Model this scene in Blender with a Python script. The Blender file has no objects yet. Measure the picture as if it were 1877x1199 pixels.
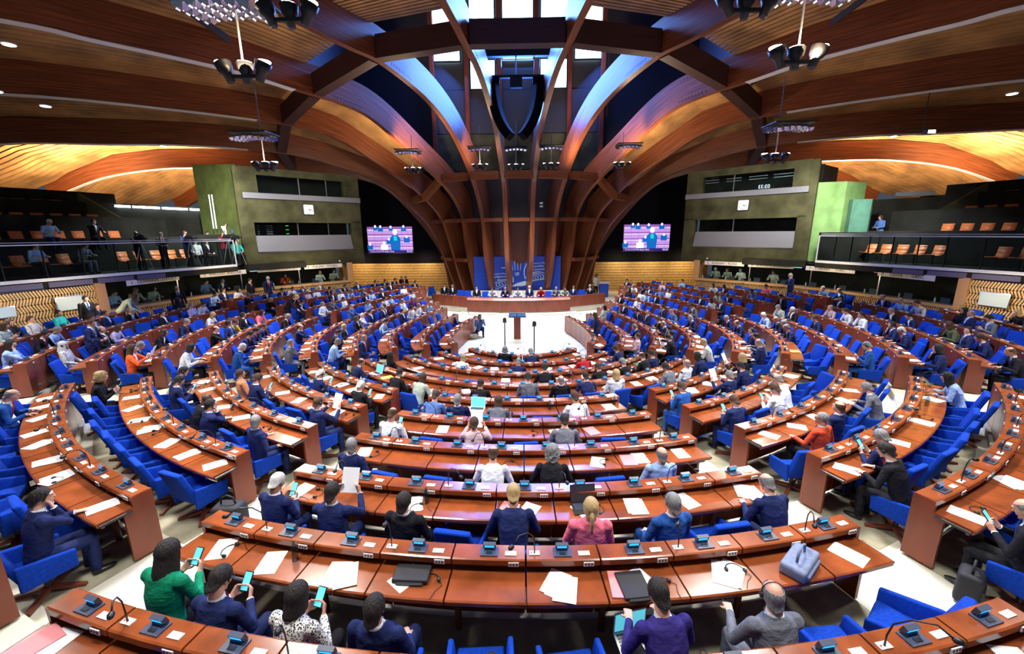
import bpy, bmesh, math, random
from mathutils import Vector, Matrix, Euler
rnd=random.Random(7)
SC=bpy.context.scene; COL=SC.collection
# ---------------- camera ----------------
def set_camera():
    yaw,pit,rol=math.radians(1.30886),math.radians(12.884),math.radians(-0.49184)
    right=Vector((math.cos(yaw),math.sin(yaw),0)); fh=Vector((-math.sin(yaw),math.cos(yaw),0)); Z=Vector((0,0,1))
    fwd=math.cos(pit)*fh-math.sin(pit)*Z; up=math.sin(pit)*fh+math.cos(pit)*Z
    r2=math.cos(rol)*right+math.sin(rol)*up; u2=-math.sin(rol)*right+math.cos(rol)*up
    cd=bpy.data.cameras.new('camera'); co=bpy.data.objects.new('camera',cd); COL.objects.link(co)
    cd.sensor_width=36; cd.lens=760.86/1877*36; cd.clip_start=.05; cd.clip_end=200
    m=Matrix((r2,u2,-fwd)).transposed().to_4x4(); m.translation=Vector((-0.0358,-15.8535,4.8937)); co.matrix_world=m
    SC.camera=co
set_camera()
# ---------------- world, exposure ----------------
w=bpy.data.worlds.new('sky'); SC.world=w; w.use_nodes=True
w.node_tree.nodes['Background'].inputs[0].default_value=(.62,.78,1,1); w.node_tree.nodes['Background'].inputs[1].default_value=.10
vs=SC.view_settings; SC.display_settings.display_device='sRGB'
vs.view_transform='Standard'; vs.look='None'; vs.exposure=-0.08; vs.gamma=1; vs.use_curve_mapping=False
def area(name,loc,size,power,col=(1,.95,.88),target=None,spread=180):
    l=bpy.data.lights.new(name,'AREA'); l.shape='DISK'; l.size=size; l.energy=power; l.color=col; l.spread=math.radians(spread)
    o=bpy.data.objects.new(name,l); COL.objects.link(o); o.location=loc
    d=(Vector(target)-Vector(loc)) if target else Vector((0,0,-1))
    o.rotation_euler=d.to_track_quat('-Z','Y').to_euler(); return o
# chamber lights: the floodlights hung from the ribs
for x,y,z,p in [(-4.49,-8.5,6.9,400),(4.29,-8.5,6.9,400),(-8.64,-1.2,6.6,560),(8.29,-1.2,6.6,560),
                (-5.79,7.5,7.6,380),(-2.31,8.4,7.9,330),(-.3,8.7,7.9,330),(1.65,8.4,7.9,330),(5.31,7.5,7.7,380)]:
    area('floodlight_beam',(x,y,z),1.2,p,(1,.96,.9),target=(x*.85,y-1.2,0),spread=125)
for x,y,p in [(-3,-13,230),(3,-13,230),(0,-4,300),(-12,-8.5,520),(12,-8.5,520)]:
    area('ceiling_light_beam',(x,y,8.6),1.4,p,(1,.96,.9),target=(x*.93,y+.6,0),spread=115)
for sx in (-1,1):   # warm uplights that wash the ribs and the slatted ceiling bays
    for x,y,z,tx,ty,tz,p in [(8.6,-1.2,7.3,11,1,12,60),(4.4,-8.6,7.6,7,-5,12,50),(5.8,7.7,8.3,6.9,8.2,12,330),(2.2,8.8,8.6,3.2,9.5,11,170),(21,13,7.2,22.5,14,11,1300),(24.5,8.5,7.4,26.5,9.5,10,900)]:
        area('rib_uplight',(sx*x,y,z),.4,p,(1,.74,.44),target=(sx*tx,ty,tz),spread=150)
area('clerestory_blue_light',(0,11.6,16.2),4,2800,(.08,.26,1),target=(0,0,11))
area('clerestory_blue_light',(0,11.2,13.2),3.5,1700,(.07,.22,1),target=(0,-2,12.9))  # extra blue lamp added below the panes to tint the slatted bays
area('clerestory_blue_light',(-3.5,11.3,15.5),2.5,2300,(.09,.22,1),target=(-8,2,10.5))
area('clerestory_blue_light',(3.5,11.3,15.5),2.5,2300,(.09,.22,1),target=(8,2,10.5))

for sx in (-1,1):   # added warm fill lamps under the gallery and by the golden back wall
    for x,y,tx,ty in ((14.9,-4.5,17,-4.8),(14.6,-1.8,16.6,-2),(13.2,3.2,15.2,4),(11.3,6.4,13.2,8)):
        l=area('wall_fill',(sx*x,y,3.05),.5,34,(1,.80,.50),target=(sx*tx,ty,1.9))
    for x in (7.5,10,12.5): area('wall_fill',(sx*x,16.0,2.9),.5,38,(1,.78,.42),target=(sx*x,17.3,1.3))
    area('gallery_light',(sx*9.5,4.0,8.0),.8,150,(1,.95,.85),target=(sx*12.5,8.2,5.2),spread=110)  # added fill lamps that brighten the control-room walls and the gallery
    area('gallery_light',(sx*12.5,1.5,8.2),.8,170,(1,1,.9),target=(sx*15.6,6,5.8),spread=70)
    area('gallery_light',(sx*16.5,3.5,7.4),.8,190,(.85,.95,1),target=(sx*17,4,3.4),spread=120)
# ---------------- helpers ----------------
def tag(o,label=None,cat=None,group=None,kind=None):
    if label: o['label']=label
    if cat: o['category']=cat
    if group: o['group']=group
    if kind: o['kind']=kind
    return o
def empty(name,loc=(0,0,0),rz=0,label=None,cat=None,group=None,kind=None,scale=1):
    o=bpy.data.objects.new(name,None); o.empty_display_size=.1; COL.objects.link(o)
    o.location=loc; o.rotation_euler=(0,0,rz)
    if scale!=1: o.scale=(scale,)*3
    return tag(o,label,cat,group,kind)
def link(name,me,parent=None,loc=None,rot=None,mats=None):
    o=bpy.data.objects.new(name,me); COL.objects.link(o)
    if parent: o.parent=parent
    if loc: o.location=loc
    if rot: o.rotation_euler=rot
    if mats:
        for k,m in enumerate(mats):
            o.material_slots[k].link='OBJECT'; o.material_slots[k].material=m
    return o
class MB:
    def __init__(s): s.v=[];s.f=[];s.m=[];s.uv=[]
    def quad(s,a,b,c,d,m=0,uv=None):
        n=len(s.v); s.v+= [tuple(a),tuple(b),tuple(c),tuple(d)]; s.f.append((n,n+1,n+2,n+3)); s.m.append(m); s.uv.append(uv)
    def poly(s,pts,m=0):
        n=len(s.v); s.v+=[tuple(p) for p in pts]; s.f.append(tuple(range(n,n+len(pts)))); s.m.append(m); s.uv.append(None)
    def hexa(s,p,m=0):   # 8 points: bottom 0-3 counter-clockwise, top 4-7
        n=len(s.v); s.v+=[tuple(q) for q in p]
        for f in ((3,2,1,0),(4,5,6,7),(0,1,5,4),(1,2,6,5),(2,3,7,6),(3,0,4,7)):
            s.f.append(tuple(n+i for i in f)); s.m.append(m); s.uv.append(None)
    def box(s,x0,x1,y0,y1,z0,z1,m=0,M=None):
        p=[Vector(q) for q in ((x0,y0,z0),(x1,y0,z0),(x1,y1,z0),(x0,y1,z0),(x0,y0,z1),(x1,y0,z1),(x1,y1,z1),(x0,y1,z1))]
        if M: p=[M@q for q in p]
        s.hexa(p,m)
    def bar(s,a,b,w,h,m=0,up=(0,0,1)):
        a=Vector(a);b=Vector(b);d=(b-a).normalized();u=Vector(up)
        sd=d.cross(u)
        if sd.length<1e-4: sd=d.cross(Vector((0,1,0)))
        sd.normalize(); u=sd.cross(d).normalized()
        sd*=w/2;u*=h/2
        s.hexa([a-sd-u,a+sd-u,b+sd-u,b-sd-u,a-sd+u,a+sd+u,b+sd+u,b-sd+u],m)
    def tube(s,pts,r,n=8,m=0,cap=True):
        pts=[Vector(p) for p in pts]; rr=r if isinstance(r,(list,tuple)) else [r]*len(pts)
        base=len(s.v); prev=None
        for k,p in enumerate(pts):
            d=(pts[min(k+1,len(pts)-1)]-pts[max(k-1,0)]).normalized()
            if prev is None:
                a=d.cross(Vector((0,0,1)))
                if a.length<.05: a=d.cross(Vector((0,1,0)))
            else: a=prev-d*prev.dot(d)
            a.normalize(); prev=a; b=d.cross(a)
            for j in range(n):
                t=2*math.pi*j/n; s.v.append(tuple(p+(a*math.cos(t)+b*math.sin(t))*rr[k]))
        for k in range(len(pts)-1):
            for j in range(n):
                j2=(j+1)%n; s.f.append((base+k*n+j,base+k*n+j2,base+(k+1)*n+j2,base+(k+1)*n+j)); s.m.append(m); s.uv.append(None)
        if cap:
            s.f.append(tuple(base+j for j in range(n-1,-1,-1))); s.m.append(m); s.uv.append(None)
            e=base+(len(pts)-1)*n; s.f.append(tuple(e+j for j in range(n))); s.m.append(m); s.uv.append(None)
    def ell(s,c,r,m=0,nu=12,nv=8,M=None):
        c=Vector(c); base=len(s.v)
        def T(v): 
            v=Vector((v[0]*r[0],v[1]*r[1],v[2]*r[2])); 
            if M: v=M@v
            return tuple(c+v)
        s.v.append(T((0,0,1)))
        for i in range(1,nv):
            a=math.pi*i/nv
            for j in range(nu):
                b=2*math.pi*j/nu; s.v.append(T((math.sin(a)*math.cos(b),math.sin(a)*math.sin(b),math.cos(a))))
        s.v.append(T((0,0,-1))); last=len(s.v)-1
        for j in range(nu):
            j2=(j+1)%nu; s.f.append((base,base+1+j,base+1+j2)); s.m.append(m); s.uv.append(None)
            for i in range(nv-2):
                o=base+1+i*nu; s.f.append((o+j,o+nu+j,o+nu+j2,o+j2)); s.m.append(m); s.uv.append(None)
            o=base+1+(nv-2)*nu; s.f.append((o+j,last,o+j2)); s.m.append(m); s.uv.append(None)
    def mesh(s,name,mats,smooth=False,uv=False):
        me=bpy.data.meshes.new(name); me.from_pydata(s.v,[],s.f)
        for m in mats: me.materials.append(m)
        me.polygons.foreach_set('material_index',s.m)
        if smooth: me.polygons.foreach_set('use_smooth',[True]*len(s.f))
        if uv:
            L=me.uv_layers.new(name='UVMap'); k=0; data=[]
            for f,u in zip(s.f,s.uv):
                for q in range(len(f)): data+= list(u[q]) if u else [0,0]
            L.data.foreach_set('uv',data)
        me.update(); return me
    def add(s,name,mats,parent=None,smooth=False,uv=False,**k):
        return link(name,s.mesh(name,mats,smooth,uv),parent,**k)
def rbox(name,x0,x1,y0,y1,z0,z1,bev,mats,seg=2,taper=None):
    """rounded box as a mesh; taper(v) may move vertices"""
    bm=bmesh.new(); bmesh.ops.create_cube(bm,size=1)
    for v in bm.verts: v.co=Vector(((x0+x1)/2+v.co.x*(x1-x0),(y0+y1)/2+v.co.y*(y1-y0),(z0+z1)/2+v.co.z*(z1-z0)))
    if taper:
        for v in bm.verts: v.co=Vector(taper(v.co))
    bmesh.ops.bevel(bm,geom=list(bm.edges),offset=bev,segments=seg,affect='EDGES',profile=.6)
    me=bpy.data.meshes.new(name); bm.to_mesh(me); bm.free()
    for m in mats: me.materials.append(m)
    me.polygons.foreach_set('use_smooth',[True]*len(me.polygons)); return me
# ---------------- materials ----------------
def mat(name,col,rough=.6,metal=0,emit=None,es=0,noise=None,spec=.5,trans=0,bump=0):
    m=bpy.data.materials.new(name); m.use_nodes=True; nt=m.node_tree; b=nt.nodes['Principled BSDF']
    b.inputs['Base Color'].default_value=(*col,1); b.inputs['Roughness'].default_value=rough; b.inputs['Metallic'].default_value=metal
    b.inputs['Specular IOR Level'].default_value=spec
    if trans: b.inputs['Transmission Weight'].default_value=trans
    if emit: b.inputs['Emission Color'].default_value=(*emit,1); b.inputs['Emission Strength'].default_value=es
    if noise:
        sc,amt=noise[:2]; coord=noise[2] if len(noise)>2 else 'Object'; scl=noise[3] if len(noise)>3 else (1,1,1)
        tc=nt.nodes.new('ShaderNodeTexCoord'); mp=nt.nodes.new('ShaderNodeMapping'); mp.inputs['Scale'].default_value=scl
        n=nt.nodes.new('ShaderNodeTexNoise'); n.inputs['Scale'].default_value=sc; n.inputs['Detail'].default_value=4
        r=nt.nodes.new('ShaderNodeValToRGB'); r.color_ramp.elements[0].position=.3; r.color_ramp.elements[1].position=.7
        r.color_ramp.elements[0].color=(*[c*(1-amt) for c in col],1); r.color_ramp.elements[1].color=(*[min(1,c*(1+amt)) for c in col],1)
        nt.links.new(tc.outputs[coord],mp.inputs[0]); nt.links.new(mp.outputs[0],n.inputs['Vector']); nt.links.new(n.outputs['Fac'],r.inputs[0]); nt.links.new(r.outputs[0],b.inputs['Base Color'])
        if bump:
            bp=nt.nodes.new('ShaderNodeBump'); bp.inputs['Strength'].default_value=bump; bp.inputs['Distance'].default_value=.03
            nt.links.new(n.outputs['Fac'],bp.inputs['Height']); nt.links.new(bp.outputs[0],b.inputs['Normal'])
    return m
M_={}
def glulam(name,dark,light,rough=.45):
    """laminated timber: long streaks along U, lamella lines across V"""
    m=bpy.data.materials.new(name); m.use_nodes=True; nt=m.node_tree; N=nt.nodes; b=N['Principled BSDF']
    tc=N.new('ShaderNodeTexCoord'); mp=N.new('ShaderNodeMapping'); mp.inputs['Scale'].default_value=(.35,14,1)
    n=N.new('ShaderNodeTexNoise'); n.inputs['Scale'].default_value=1.6; n.inputs['Detail'].default_value=5; n.inputs['Roughness'].default_value=.6
    r=N.new('ShaderNodeValToRGB'); r.color_ramp.elements[0].position=.28; r.color_ramp.elements[1].position=.72
    r.color_ramp.elements[0].color=(*dark,1); r.color_ramp.elements[1].color=(*light,1)
    mp2=N.new('ShaderNodeMapping'); mp2.inputs['Scale'].default_value=(.0,30,1)
    wv=N.new('ShaderNodeTexNoise'); wv.inputs['Scale'].default_value=1; wv.inputs['Detail'].default_value=0
    mx=N.new('ShaderNodeMix'); mx.data_type='RGBA'; mx.blend_type='MULTIPLY'; mx.inputs[0].default_value=.45
    L=nt.links.new
    L(tc.outputs['UV'],mp.inputs[0]);L(mp.outputs[0],n.inputs['Vector']);L(n.outputs['Fac'],r.inputs[0])
    L(tc.outputs['UV'],mp2.inputs[0]);L(mp2.outputs[0],wv.inputs['Vector'])
    r2=N.new('ShaderNodeValToRGB'); r2.color_ramp.elements[0].position=.35; r2.color_ramp.elements[1].position=.6; r2.color_ramp.elements[0].color=(.35,.35,.35,1)
    L(wv.outputs['Fac'],r2.inputs[0]);L(r.outputs[0],mx.inputs[6]);L(r2.outputs[0],mx.inputs[7]);L(mx.outputs[2],b.inputs['Base Color'])
    b.inputs['Roughness'].default_value=rough; return m
M_['glulam']=glulam('glulam',(.055,.012,.006),(.34,.098,.032),.38)
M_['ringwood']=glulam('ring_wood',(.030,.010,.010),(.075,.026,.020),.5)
M_['deskwood']=mat('desk_wood',(.24,.057,.016),.2,noise=(3,.35,'Object',(1,1,1)))
M_['panelwood']=mat('panel_wood',(.19,.036,.012),.34,noise=(3.2,.25,'Object',(1,1,.35)))
M_['darkwood']=mat('dark_wood',(.09,.018,.008),.45)
M_['slatwood']=mat('slat_wood',(.38,.20,.075),.55,noise=(.8,.45,'Object',(1,1,1)))
M_['lattice']=mat('lattice_wood',(.72,.46,.19),.55,noise=(8,.2,'Object',(1,1,1)))
M_['sillwood']=mat('sill_wood',(.55,.30,.13),.45)
M_['gap']=mat('gap_black',(.02,.014,.012),.9)
M_['blue']=mat('blue_wool',(.004,.042,.37),.92,noise=(40,.25),spec=.15)
M_['cream']=mat('cream_carpet',(.62,.60,.50),.95,noise=(1.2,.12,'Object'),spec=.1)
M_['floorw']=mat('white_floor',(.60,.60,.53),.7,noise=(1.5,.06,'Object'),spec=.2)
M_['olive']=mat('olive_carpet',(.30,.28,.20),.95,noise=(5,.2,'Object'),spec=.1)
M_['olivewall']=mat('olive_wall',(.062,.060,.030),.9,noise=(1.2,.45,'Object'),spec=.1)
M_['greenolive']=mat('green_olive_wall',(.085,.105,.030),.9,noise=(1.6,.25,'Object'),spec=.1)
M_['greenwall']=mat('green_wall',(.16,.27,.10),.9,noise=(1.6,.25,'Object'),spec=.1)
M_['tealwall']=mat('teal_wall',(.07,.16,.11),.9,noise=(1.6,.25,'Object'),spec=.1)
M_['sidewall']=mat('dark_wall',(.022,.021,.018),.9,noise=(1.5,.3,'Object'),spec=.1)
M_['black']=mat('black_plastic',(.012,.012,.014),.4)
M_['blackcloth']=mat('black_cloth',(.006,.006,.010),.95,spec=.05)
M_['metal']=mat('brushed_metal',(.6,.6,.62),.3,1)
M_['whitemetal']=mat('white_metal',(.75,.76,.8),.35)
M_['greypanel']=mat('grey_panel',(.17,.17,.20),.8,noise=(60,.25))
M_['grille']=mat('grille_violet_grey',(.12,.11,.20),.7)
M_['white']=mat('white_paper',(.80,.82,.86),.8)
M_['card']=mat('cream_card',(.74,.70,.66),.7)
M_['slate']=mat('slate_console',(.045,.055,.10),.45)
M_['lcd']=mat('console_display',(.02,.2,.5),.4,emit=(.03,.42,1),es=1.7)
M_['cyan']=mat('cyan_screen',(.1,.5,.6),.4,emit=(.12,.62,.75),es=.9)
M_['red']=mat('red_button',(.6,.02,.02),.5)
M_['chrome']=mat('chrome',(.7,.7,.72),.15,1)
M_['orangeseat']=mat('orange_shell',(.60,.16,.045),.5)
M_['footwood']=mat('foot_wood',(.16,.04,.02),.4)
M_['glassg']=None
def glass(name,col=(.85,.95,.95),alpha=.15,rough=.03):
    m=bpy.data.materials.new(name); m.use_nodes=True; nt=m.node_tree; N=nt.nodes; b=N['Principled BSDF']
    out=N['Material Output']; t=N.new('ShaderNodeBsdfTransparent'); t.inputs[0].default_value=(*col,1)
    mx=N.new('ShaderNodeMixShader'); mx.inputs[0].default_value=alpha
    b.inputs['Base Color'].default_value=(.01,.012,.012,1); b.inputs['Roughness'].default_value=rough
    nt.links.new(t.outputs[0],mx.inputs[1]); nt.links.new(b.outputs[0],mx.inputs[2]); nt.links.new(mx.outputs[0],out.inputs[0]); return m
M_['glass']=glass('booth_glass',(.75,.9,.9),.12)
M_['railglass']=glass('rail_glass',(.85,.92,.92),.08)
M_['bluewin']=mat('clerestory_pane',(.5,.7,1),.3,emit=(.55,.85,1),es=7)
M_['blackpanel']=mat('black_acoustic_panel',(.030,.030,.036),.6)
M_['tube']=mat('lamp_tube',(1,1,1),.5,emit=(.8,.95,1),es=14)
M_['lampw']=mat('lamp_white',(1,1,1),.5,emit=(1,.97,.9),es=18)
M_['mirror']=mat('mirror_facet',(.85,.87,.95),.12,1)
M_['green']=mat('green_led',(.05,.6,.1),.5,emit=(.1,1,.2),es=2)
M_['purple']=mat('screen_purple',(.3,.1,.4),.5,emit=(.30,.10,.42),es=1.1)
M_['purple2']=mat('screen_violet',(.5,.3,.6),.5,emit=(.50,.28,.75),es=1.1)
M_['scrblue']=mat('screen_blue',(.0,.1,.4),.5,emit=(.0,.12,.45),es=1.2)
M_['scrteal']=mat('screen_teal',(.0,.5,.5),.5,emit=(.0,.55,.6),es=1.2)
M_['scrwhite']=mat('screen_white',(.9,.9,1),.5,emit=(.8,.82,1),es=1.2)
M_['scrdark']=mat('screen_navy',(.02,.01,.15),.5,emit=(.02,.01,.16),es=1.0)
CLOTH={'navy':(.010,.018,.085),'black':(.008,.008,.012),'blue':(.015,.075,.30),'grey':(.16,.17,.20),'greysuit':(.14,.15,.19),'white':(.72,.75,.80),
 'lightblue':(.30,.45,.75),'bluesh':(.08,.16,.42),'lilac':(.42,.38,.62),'pinkish':(.60,.42,.46),'pink':(.75,.16,.24),'red':(.42,.015,.02),'redorange':(.55,.06,.02),
 'orange':(.85,.12,.02),'green':(.0,.20,.10),'olive':(.09,.11,.05),'palegreen':(.40,.47,.40),'teal':(.02,.42,.40),'yellow':(.70,.45,.03),'purple':(.10,.02,.14),
 'violet':(.03,.02,.16),'brown':(.12,.05,.03),'pattern':(.5,.5,.5),'floral':(.5,.12,.06),'jeans':(.03,.08,.25),'maroon':(.16,.01,.03),'tan':(.35,.28,.2)}
CN={'navy':'navy suit','black':'black suit','blue':'blue jacket','grey':'grey jacket','greysuit':'grey suit','white':'white shirt','lightblue':'light blue shirt','bluesh':'mid blue shirt',
 'lilac':'lilac top','pinkish':'pale pink shirt','pink':'pink top','red':'dark red top','redorange':'rust red jacket','orange':'orange jacket','green':'green blouse','olive':'olive green top','palegreen':'pale green top',
 'teal':'turquoise top','yellow':'yellow jacket','purple':'purple top','violet':'violet blue jacket','pattern':'black and white patterned top','floral':'floral red top','maroon':'maroon shirt'}
CM={}
for k,c in CLOTH.items():
    if k in('pattern','floral'):
        m=mat('cloth_'+k,c,.85); nt=m.node_tree; v=nt.nodes.new('ShaderNodeTexVoronoi'); v.inputs['Scale'].default_value=60
        tc=nt.nodes.new('ShaderNodeTexCoord'); r=nt.nodes.new('ShaderNodeValToRGB'); r.color_ramp.interpolation='CONSTANT'
        r.color_ramp.elements[0].color=(.02,.02,.03,1) if k=='pattern' else (.55,.04,.03,1); r.color_ramp.elements[1].position=.42
        r.color_ramp.elements[1].color=(.7,.7,.68,1) if k=='pattern' else (.7,.35,.15,1)
        nt.links.new(tc.outputs['Object'],v.inputs['Vector']); nt.links.new(v.outputs['Distance'],r.inputs[0]); nt.links.new(r.outputs[0],nt.nodes['Principled BSDF'].inputs['Base Color'])
        CM[k]=m
    else: CM[k]=mat('cloth_'+k,c,.8,noise=(8,.18,'Object',(1,1,1.6)),spec=.2,bump=.9)
SKIN=[mat('skin_light',(.62,.33,.24),.55),mat('skin_tan',(.46,.23,.15),.55),mat('skin_dark',(.06,.028,.018),.5)]
HM={'dark':mat('hair_dark',(.012,.008,.007),.75),'black':mat('hair_black',(.005,.004,.005),.75),'brown':mat('hair_brown',(.055,.026,.013),.75),'grey':mat('hair_grey',(.20,.20,.21),.6),
 'white':mat('hair_white',(.58,.58,.58),.6),'blonde':mat('hair_blonde',(.42,.29,.13),.55),'scarf':mat('headscarf',(.45,.47,.52),.8)}
for _k,_m in HM.items():
    if _k=='scarf': continue
    _nt=_m.node_tree; _n=_nt.nodes.new('ShaderNodeTexNoise'); _n.inputs['Scale'].default_value=55; _n.inputs['Detail'].default_value=3; _mp=_nt.nodes.new('ShaderNodeMapping'); _mp.inputs['Scale'].default_value=(1,1,.25); _tc=_nt.nodes.new('ShaderNodeTexCoord'); _b=_nt.nodes.new('ShaderNodeBump'); _b.inputs['Strength'].default_value=.9; _b.inputs['Distance'].default_value=.02
    _nt.links.new(_tc.outputs['Object'],_mp.inputs[0]); _nt.links.new(_mp.outputs[0],_n.inputs['Vector']); _nt.links.new(_n.outputs['Fac'],_b.inputs['Height']); _nt.links.new(_b.outputs[0],_nt.nodes['Principled BSDF'].inputs['Normal'])
EYEW=mat('eye_white',(.8,.8,.8),.3); EYED=mat('eye_dark',(.02,.012,.01),.3); LIP=mat('lip',(.40,.13,.11),.5)
SHOE=mat('shoe_leather',(.01,.01,.012),.3)

# ---------- plan of the hall: rows are concentric round the origin, the rostrum lies towards +Y ----------
R_ = {i: 2.3566+1.2482*(9-i) for i in range(-2,10)}
ZL = {i: 0.85+0.1138*(9-i)+0.0011*(9-i)**2 for i in range(-2,10)}   # height of the desk ledge
ZF = {i: ZL[i]-0.85 for i in ZL}                                     # floor of the tier
RS = {9:2.8,8:3.85,7:5.0,6:6.15,5:7.42,4:8.8,3:9.95,2:11.3,1:12.6,0:13.8,-1:14.95,-2:16.05}
YEND = {9:4.26,8:4.25,7:5.38,6:6.6,5:7.6,4:9.1,3:10.35,2:10.9,1:7.6,0:4.6,-1:-1.0}
def make_path(i):
    """row curve on the right-hand side as a dense list of (x, y, s); s = 0 at the middle"""
    pts=[]; r=R_[i]; rs=RS[i]; b=4.3+0.9*rs
    for k in range(0,361):
        t=math.radians(k*0.25)
        w=min(1,max(0,(k*0.25-50)/40)); w=w*w*(3-2*w)
        rr=r+(rs-r)*w
        pts.append((rr*math.sin(t),-rr*math.cos(t)))
    for k in range(1,400):
        y=k*0.04
        if y>=b*0.97: break
        pts.append((rs*math.sqrt(1-(y/b)**2),y))
    out=[];s=0
    for k,p in enumerate(pts):
        if k: s+=math.hypot(p[0]-pts[k-1][0],p[1]-pts[k-1][1])
        out.append((p[0],p[1],s))
    return out
PATH={i:make_path(i) for i in R_}
def at(i,s,u=0.0):
    """point at arclength s (negative = left) of row i, moved outwards by u; returns x, y, heading angle of the outward normal"""
    P=PATH[i]; a=abs(s); lo,hi=0,len(P)-1
    while hi-lo>1:
        m=(lo+hi)//2
        if P[m][2]<=a: lo=m
        else: hi=m
    p,q=P[lo],P[hi]; f=(a-p[2])/(q[2]-p[2])
    x=p[0]+(q[0]-p[0])*f; y=p[1]+(q[1]-p[1])*f
    l2=max(lo-2,0); h2=min(hi+2,len(P)-1)
    tx=P[h2][0]-P[l2][0]; ty=P[h2][1]-P[l2][1]; L=math.hypot(tx,ty)
    nx,ny=ty/L,-tx/L
    if l2==0 and a<0.02: nx,ny=0.0,-1.0
    x+=nx*u; y+=ny*u
    if s<0: x=-x; nx=-nx
    return x,y,nx,ny
def s_at_theta(i,deg):
    for k,p in enumerate(PATH[i]):
        if math.degrees(math.atan2(p[0],-p[1]))>=deg: return p[2]
def s_at_y(i,y):
    for k,p in enumerate(PATH[i]):
        if k>100 and p[1]>=y: return p[2]
BL=[]   # (block key, row, s0, s1, n)
def add_block(key,i,s0,s1,n=None):
    n=n or max(1,round((s1-s0)/0.70)); BL.append((key,i,s0,s1,n))
for i in range(0,6):
    w=s_at_theta(i,16.3); add_block('C',i,-w,w)
for i,dg in ((6,50),(7,49.5),(8,50),(9,51)):
    w=s_at_theta(i,dg); add_block('C',i,-w,w)
for i in range(0,6):
    a,b=s_at_theta(i,22.2 if i<5 else 23.7),s_at_theta(i,51.5)
    add_block('LM',i,-b,-a); add_block('RM',i,a,b)
for i in range(-1,10):
    a=s_at_theta(i,{9:72,8:67,7:62}.get(i,60))
    b=s_at_y(i,1.35) if 0<=i<=5 else s_at_y(i,YEND[i])
    add_block('LW',i,-b,-a); add_block('RW',i,a,b)
for i in range(0,6):
    a,b=s_at_y(i,2.65),s_at_y(i,YEND[i])
    add_block('LE',i,-b,-a); add_block('RE',i,a,b)
SEATS=[]   # (block index, seat number from the left, s)
for bi,(key,i,s0,s1,n) in enumerate(BL):
    for k in range(n): SEATS.append((bi,k,s0+(s1-s0)*(k+0.5)/n))

# ---------------- prototypes: built first while the scene is still small ----------------
def evaluated(o,name):
    bpy.context.view_layer.update(); dg=bpy.context.evaluated_depsgraph_get()
    me=bpy.data.meshes.new_from_object(o.evaluated_get(dg)); me.name=name
    old=o.data; bpy.data.objects.remove(o); bpy.data.meshes.remove(old)
    me.polygons.foreach_set('use_smooth',[True]*len(me.polygons)); return me
def fuse(mb,name,mats,voxel,ratio):
    me=mb.mesh(name,[]); o=bpy.data.objects.new(name,me); COL.objects.link(o)
    r=o.modifiers.new('r','REMESH'); r.mode='VOXEL'; r.voxel_size=voxel
    s=o.modifiers.new('s','SMOOTH'); s.factor=.5; s.iterations=2 if voxel<.01 else 6
    d=o.modifiers.new('d','DECIMATE'); d.ratio=ratio
    me=evaluated(o,name); me.materials.clear()
    for m in mats: me.materials.append(m)
    return me
def V(*a): return Vector(a)
def rings(mb,secs,n=16):
    """loft of elliptical sections: (centre, rx, ry, side vector, front vector)"""
    base=len(mb.v)
    for c,rx,ry,sd,fr in secs:
        for j in range(n):
            t=2*math.pi*j/n; mb.v.append(tuple(c+sd*(math.cos(t)*rx)+fr*(math.sin(t)*ry)))
    K=len(secs)
    for k in range(K-1):
        for j in range(n):
            j2=(j+1)%n; mb.f.append((base+k*n+j,base+k*n+j2,base+(k+1)*n+j2,base+(k+1)*n+j)); mb.m.append(0); mb.uv.append(None)
    mb.f.append(tuple(base+j for j in range(n-1,-1,-1))); mb.m.append(0); mb.uv.append(None)
    e=base+(K-1)*n; mb.f.append(tuple(e+j for j in range(n))); mb.m.append(0); mb.uv.append(None)
def limb(mb,pts,rad,add=0.):
    """tapered limb with rounded joints"""
    P=[V(*p) for p in pts]; R=[r+add for r in rad]; pp=[];rr=[]
    for k in range(len(P)-1):
        for t in (0,.33,.66):
            pp.append(P[k].lerp(P[k+1],t)); rr.append(R[k]+(R[k+1]-R[k])*t)
    pp.append(P[-1]); rr.append(R[-1])
    mb.tube(pp,rr,10)
    for p,r in zip(P,R): mb.ell(p,(r,r,r),nu=10,nv=6)
def torso_secs(sp,add,stop=None):
    """sp: pelvis, waist, chest, shoulder, neck centres"""
    dims=[(.165,.118),(.148,.105),(.168,.118),(.165,.088),(.062,.060)]
    out=[]; sd=sp['side']
    for k,c in enumerate(sp['spine']):
        nx=sp['spine'][min(k+1,4)]-sp['spine'][max(k-1,0)]; nx.normalize(); fr=nx.cross(sd)*-1
        if fr.y<0 and abs(fr.y)>.3: fr=-fr
        out.append((c,dims[k][0]+add,dims[k][1]+add,sd,fr))
    return out
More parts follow.
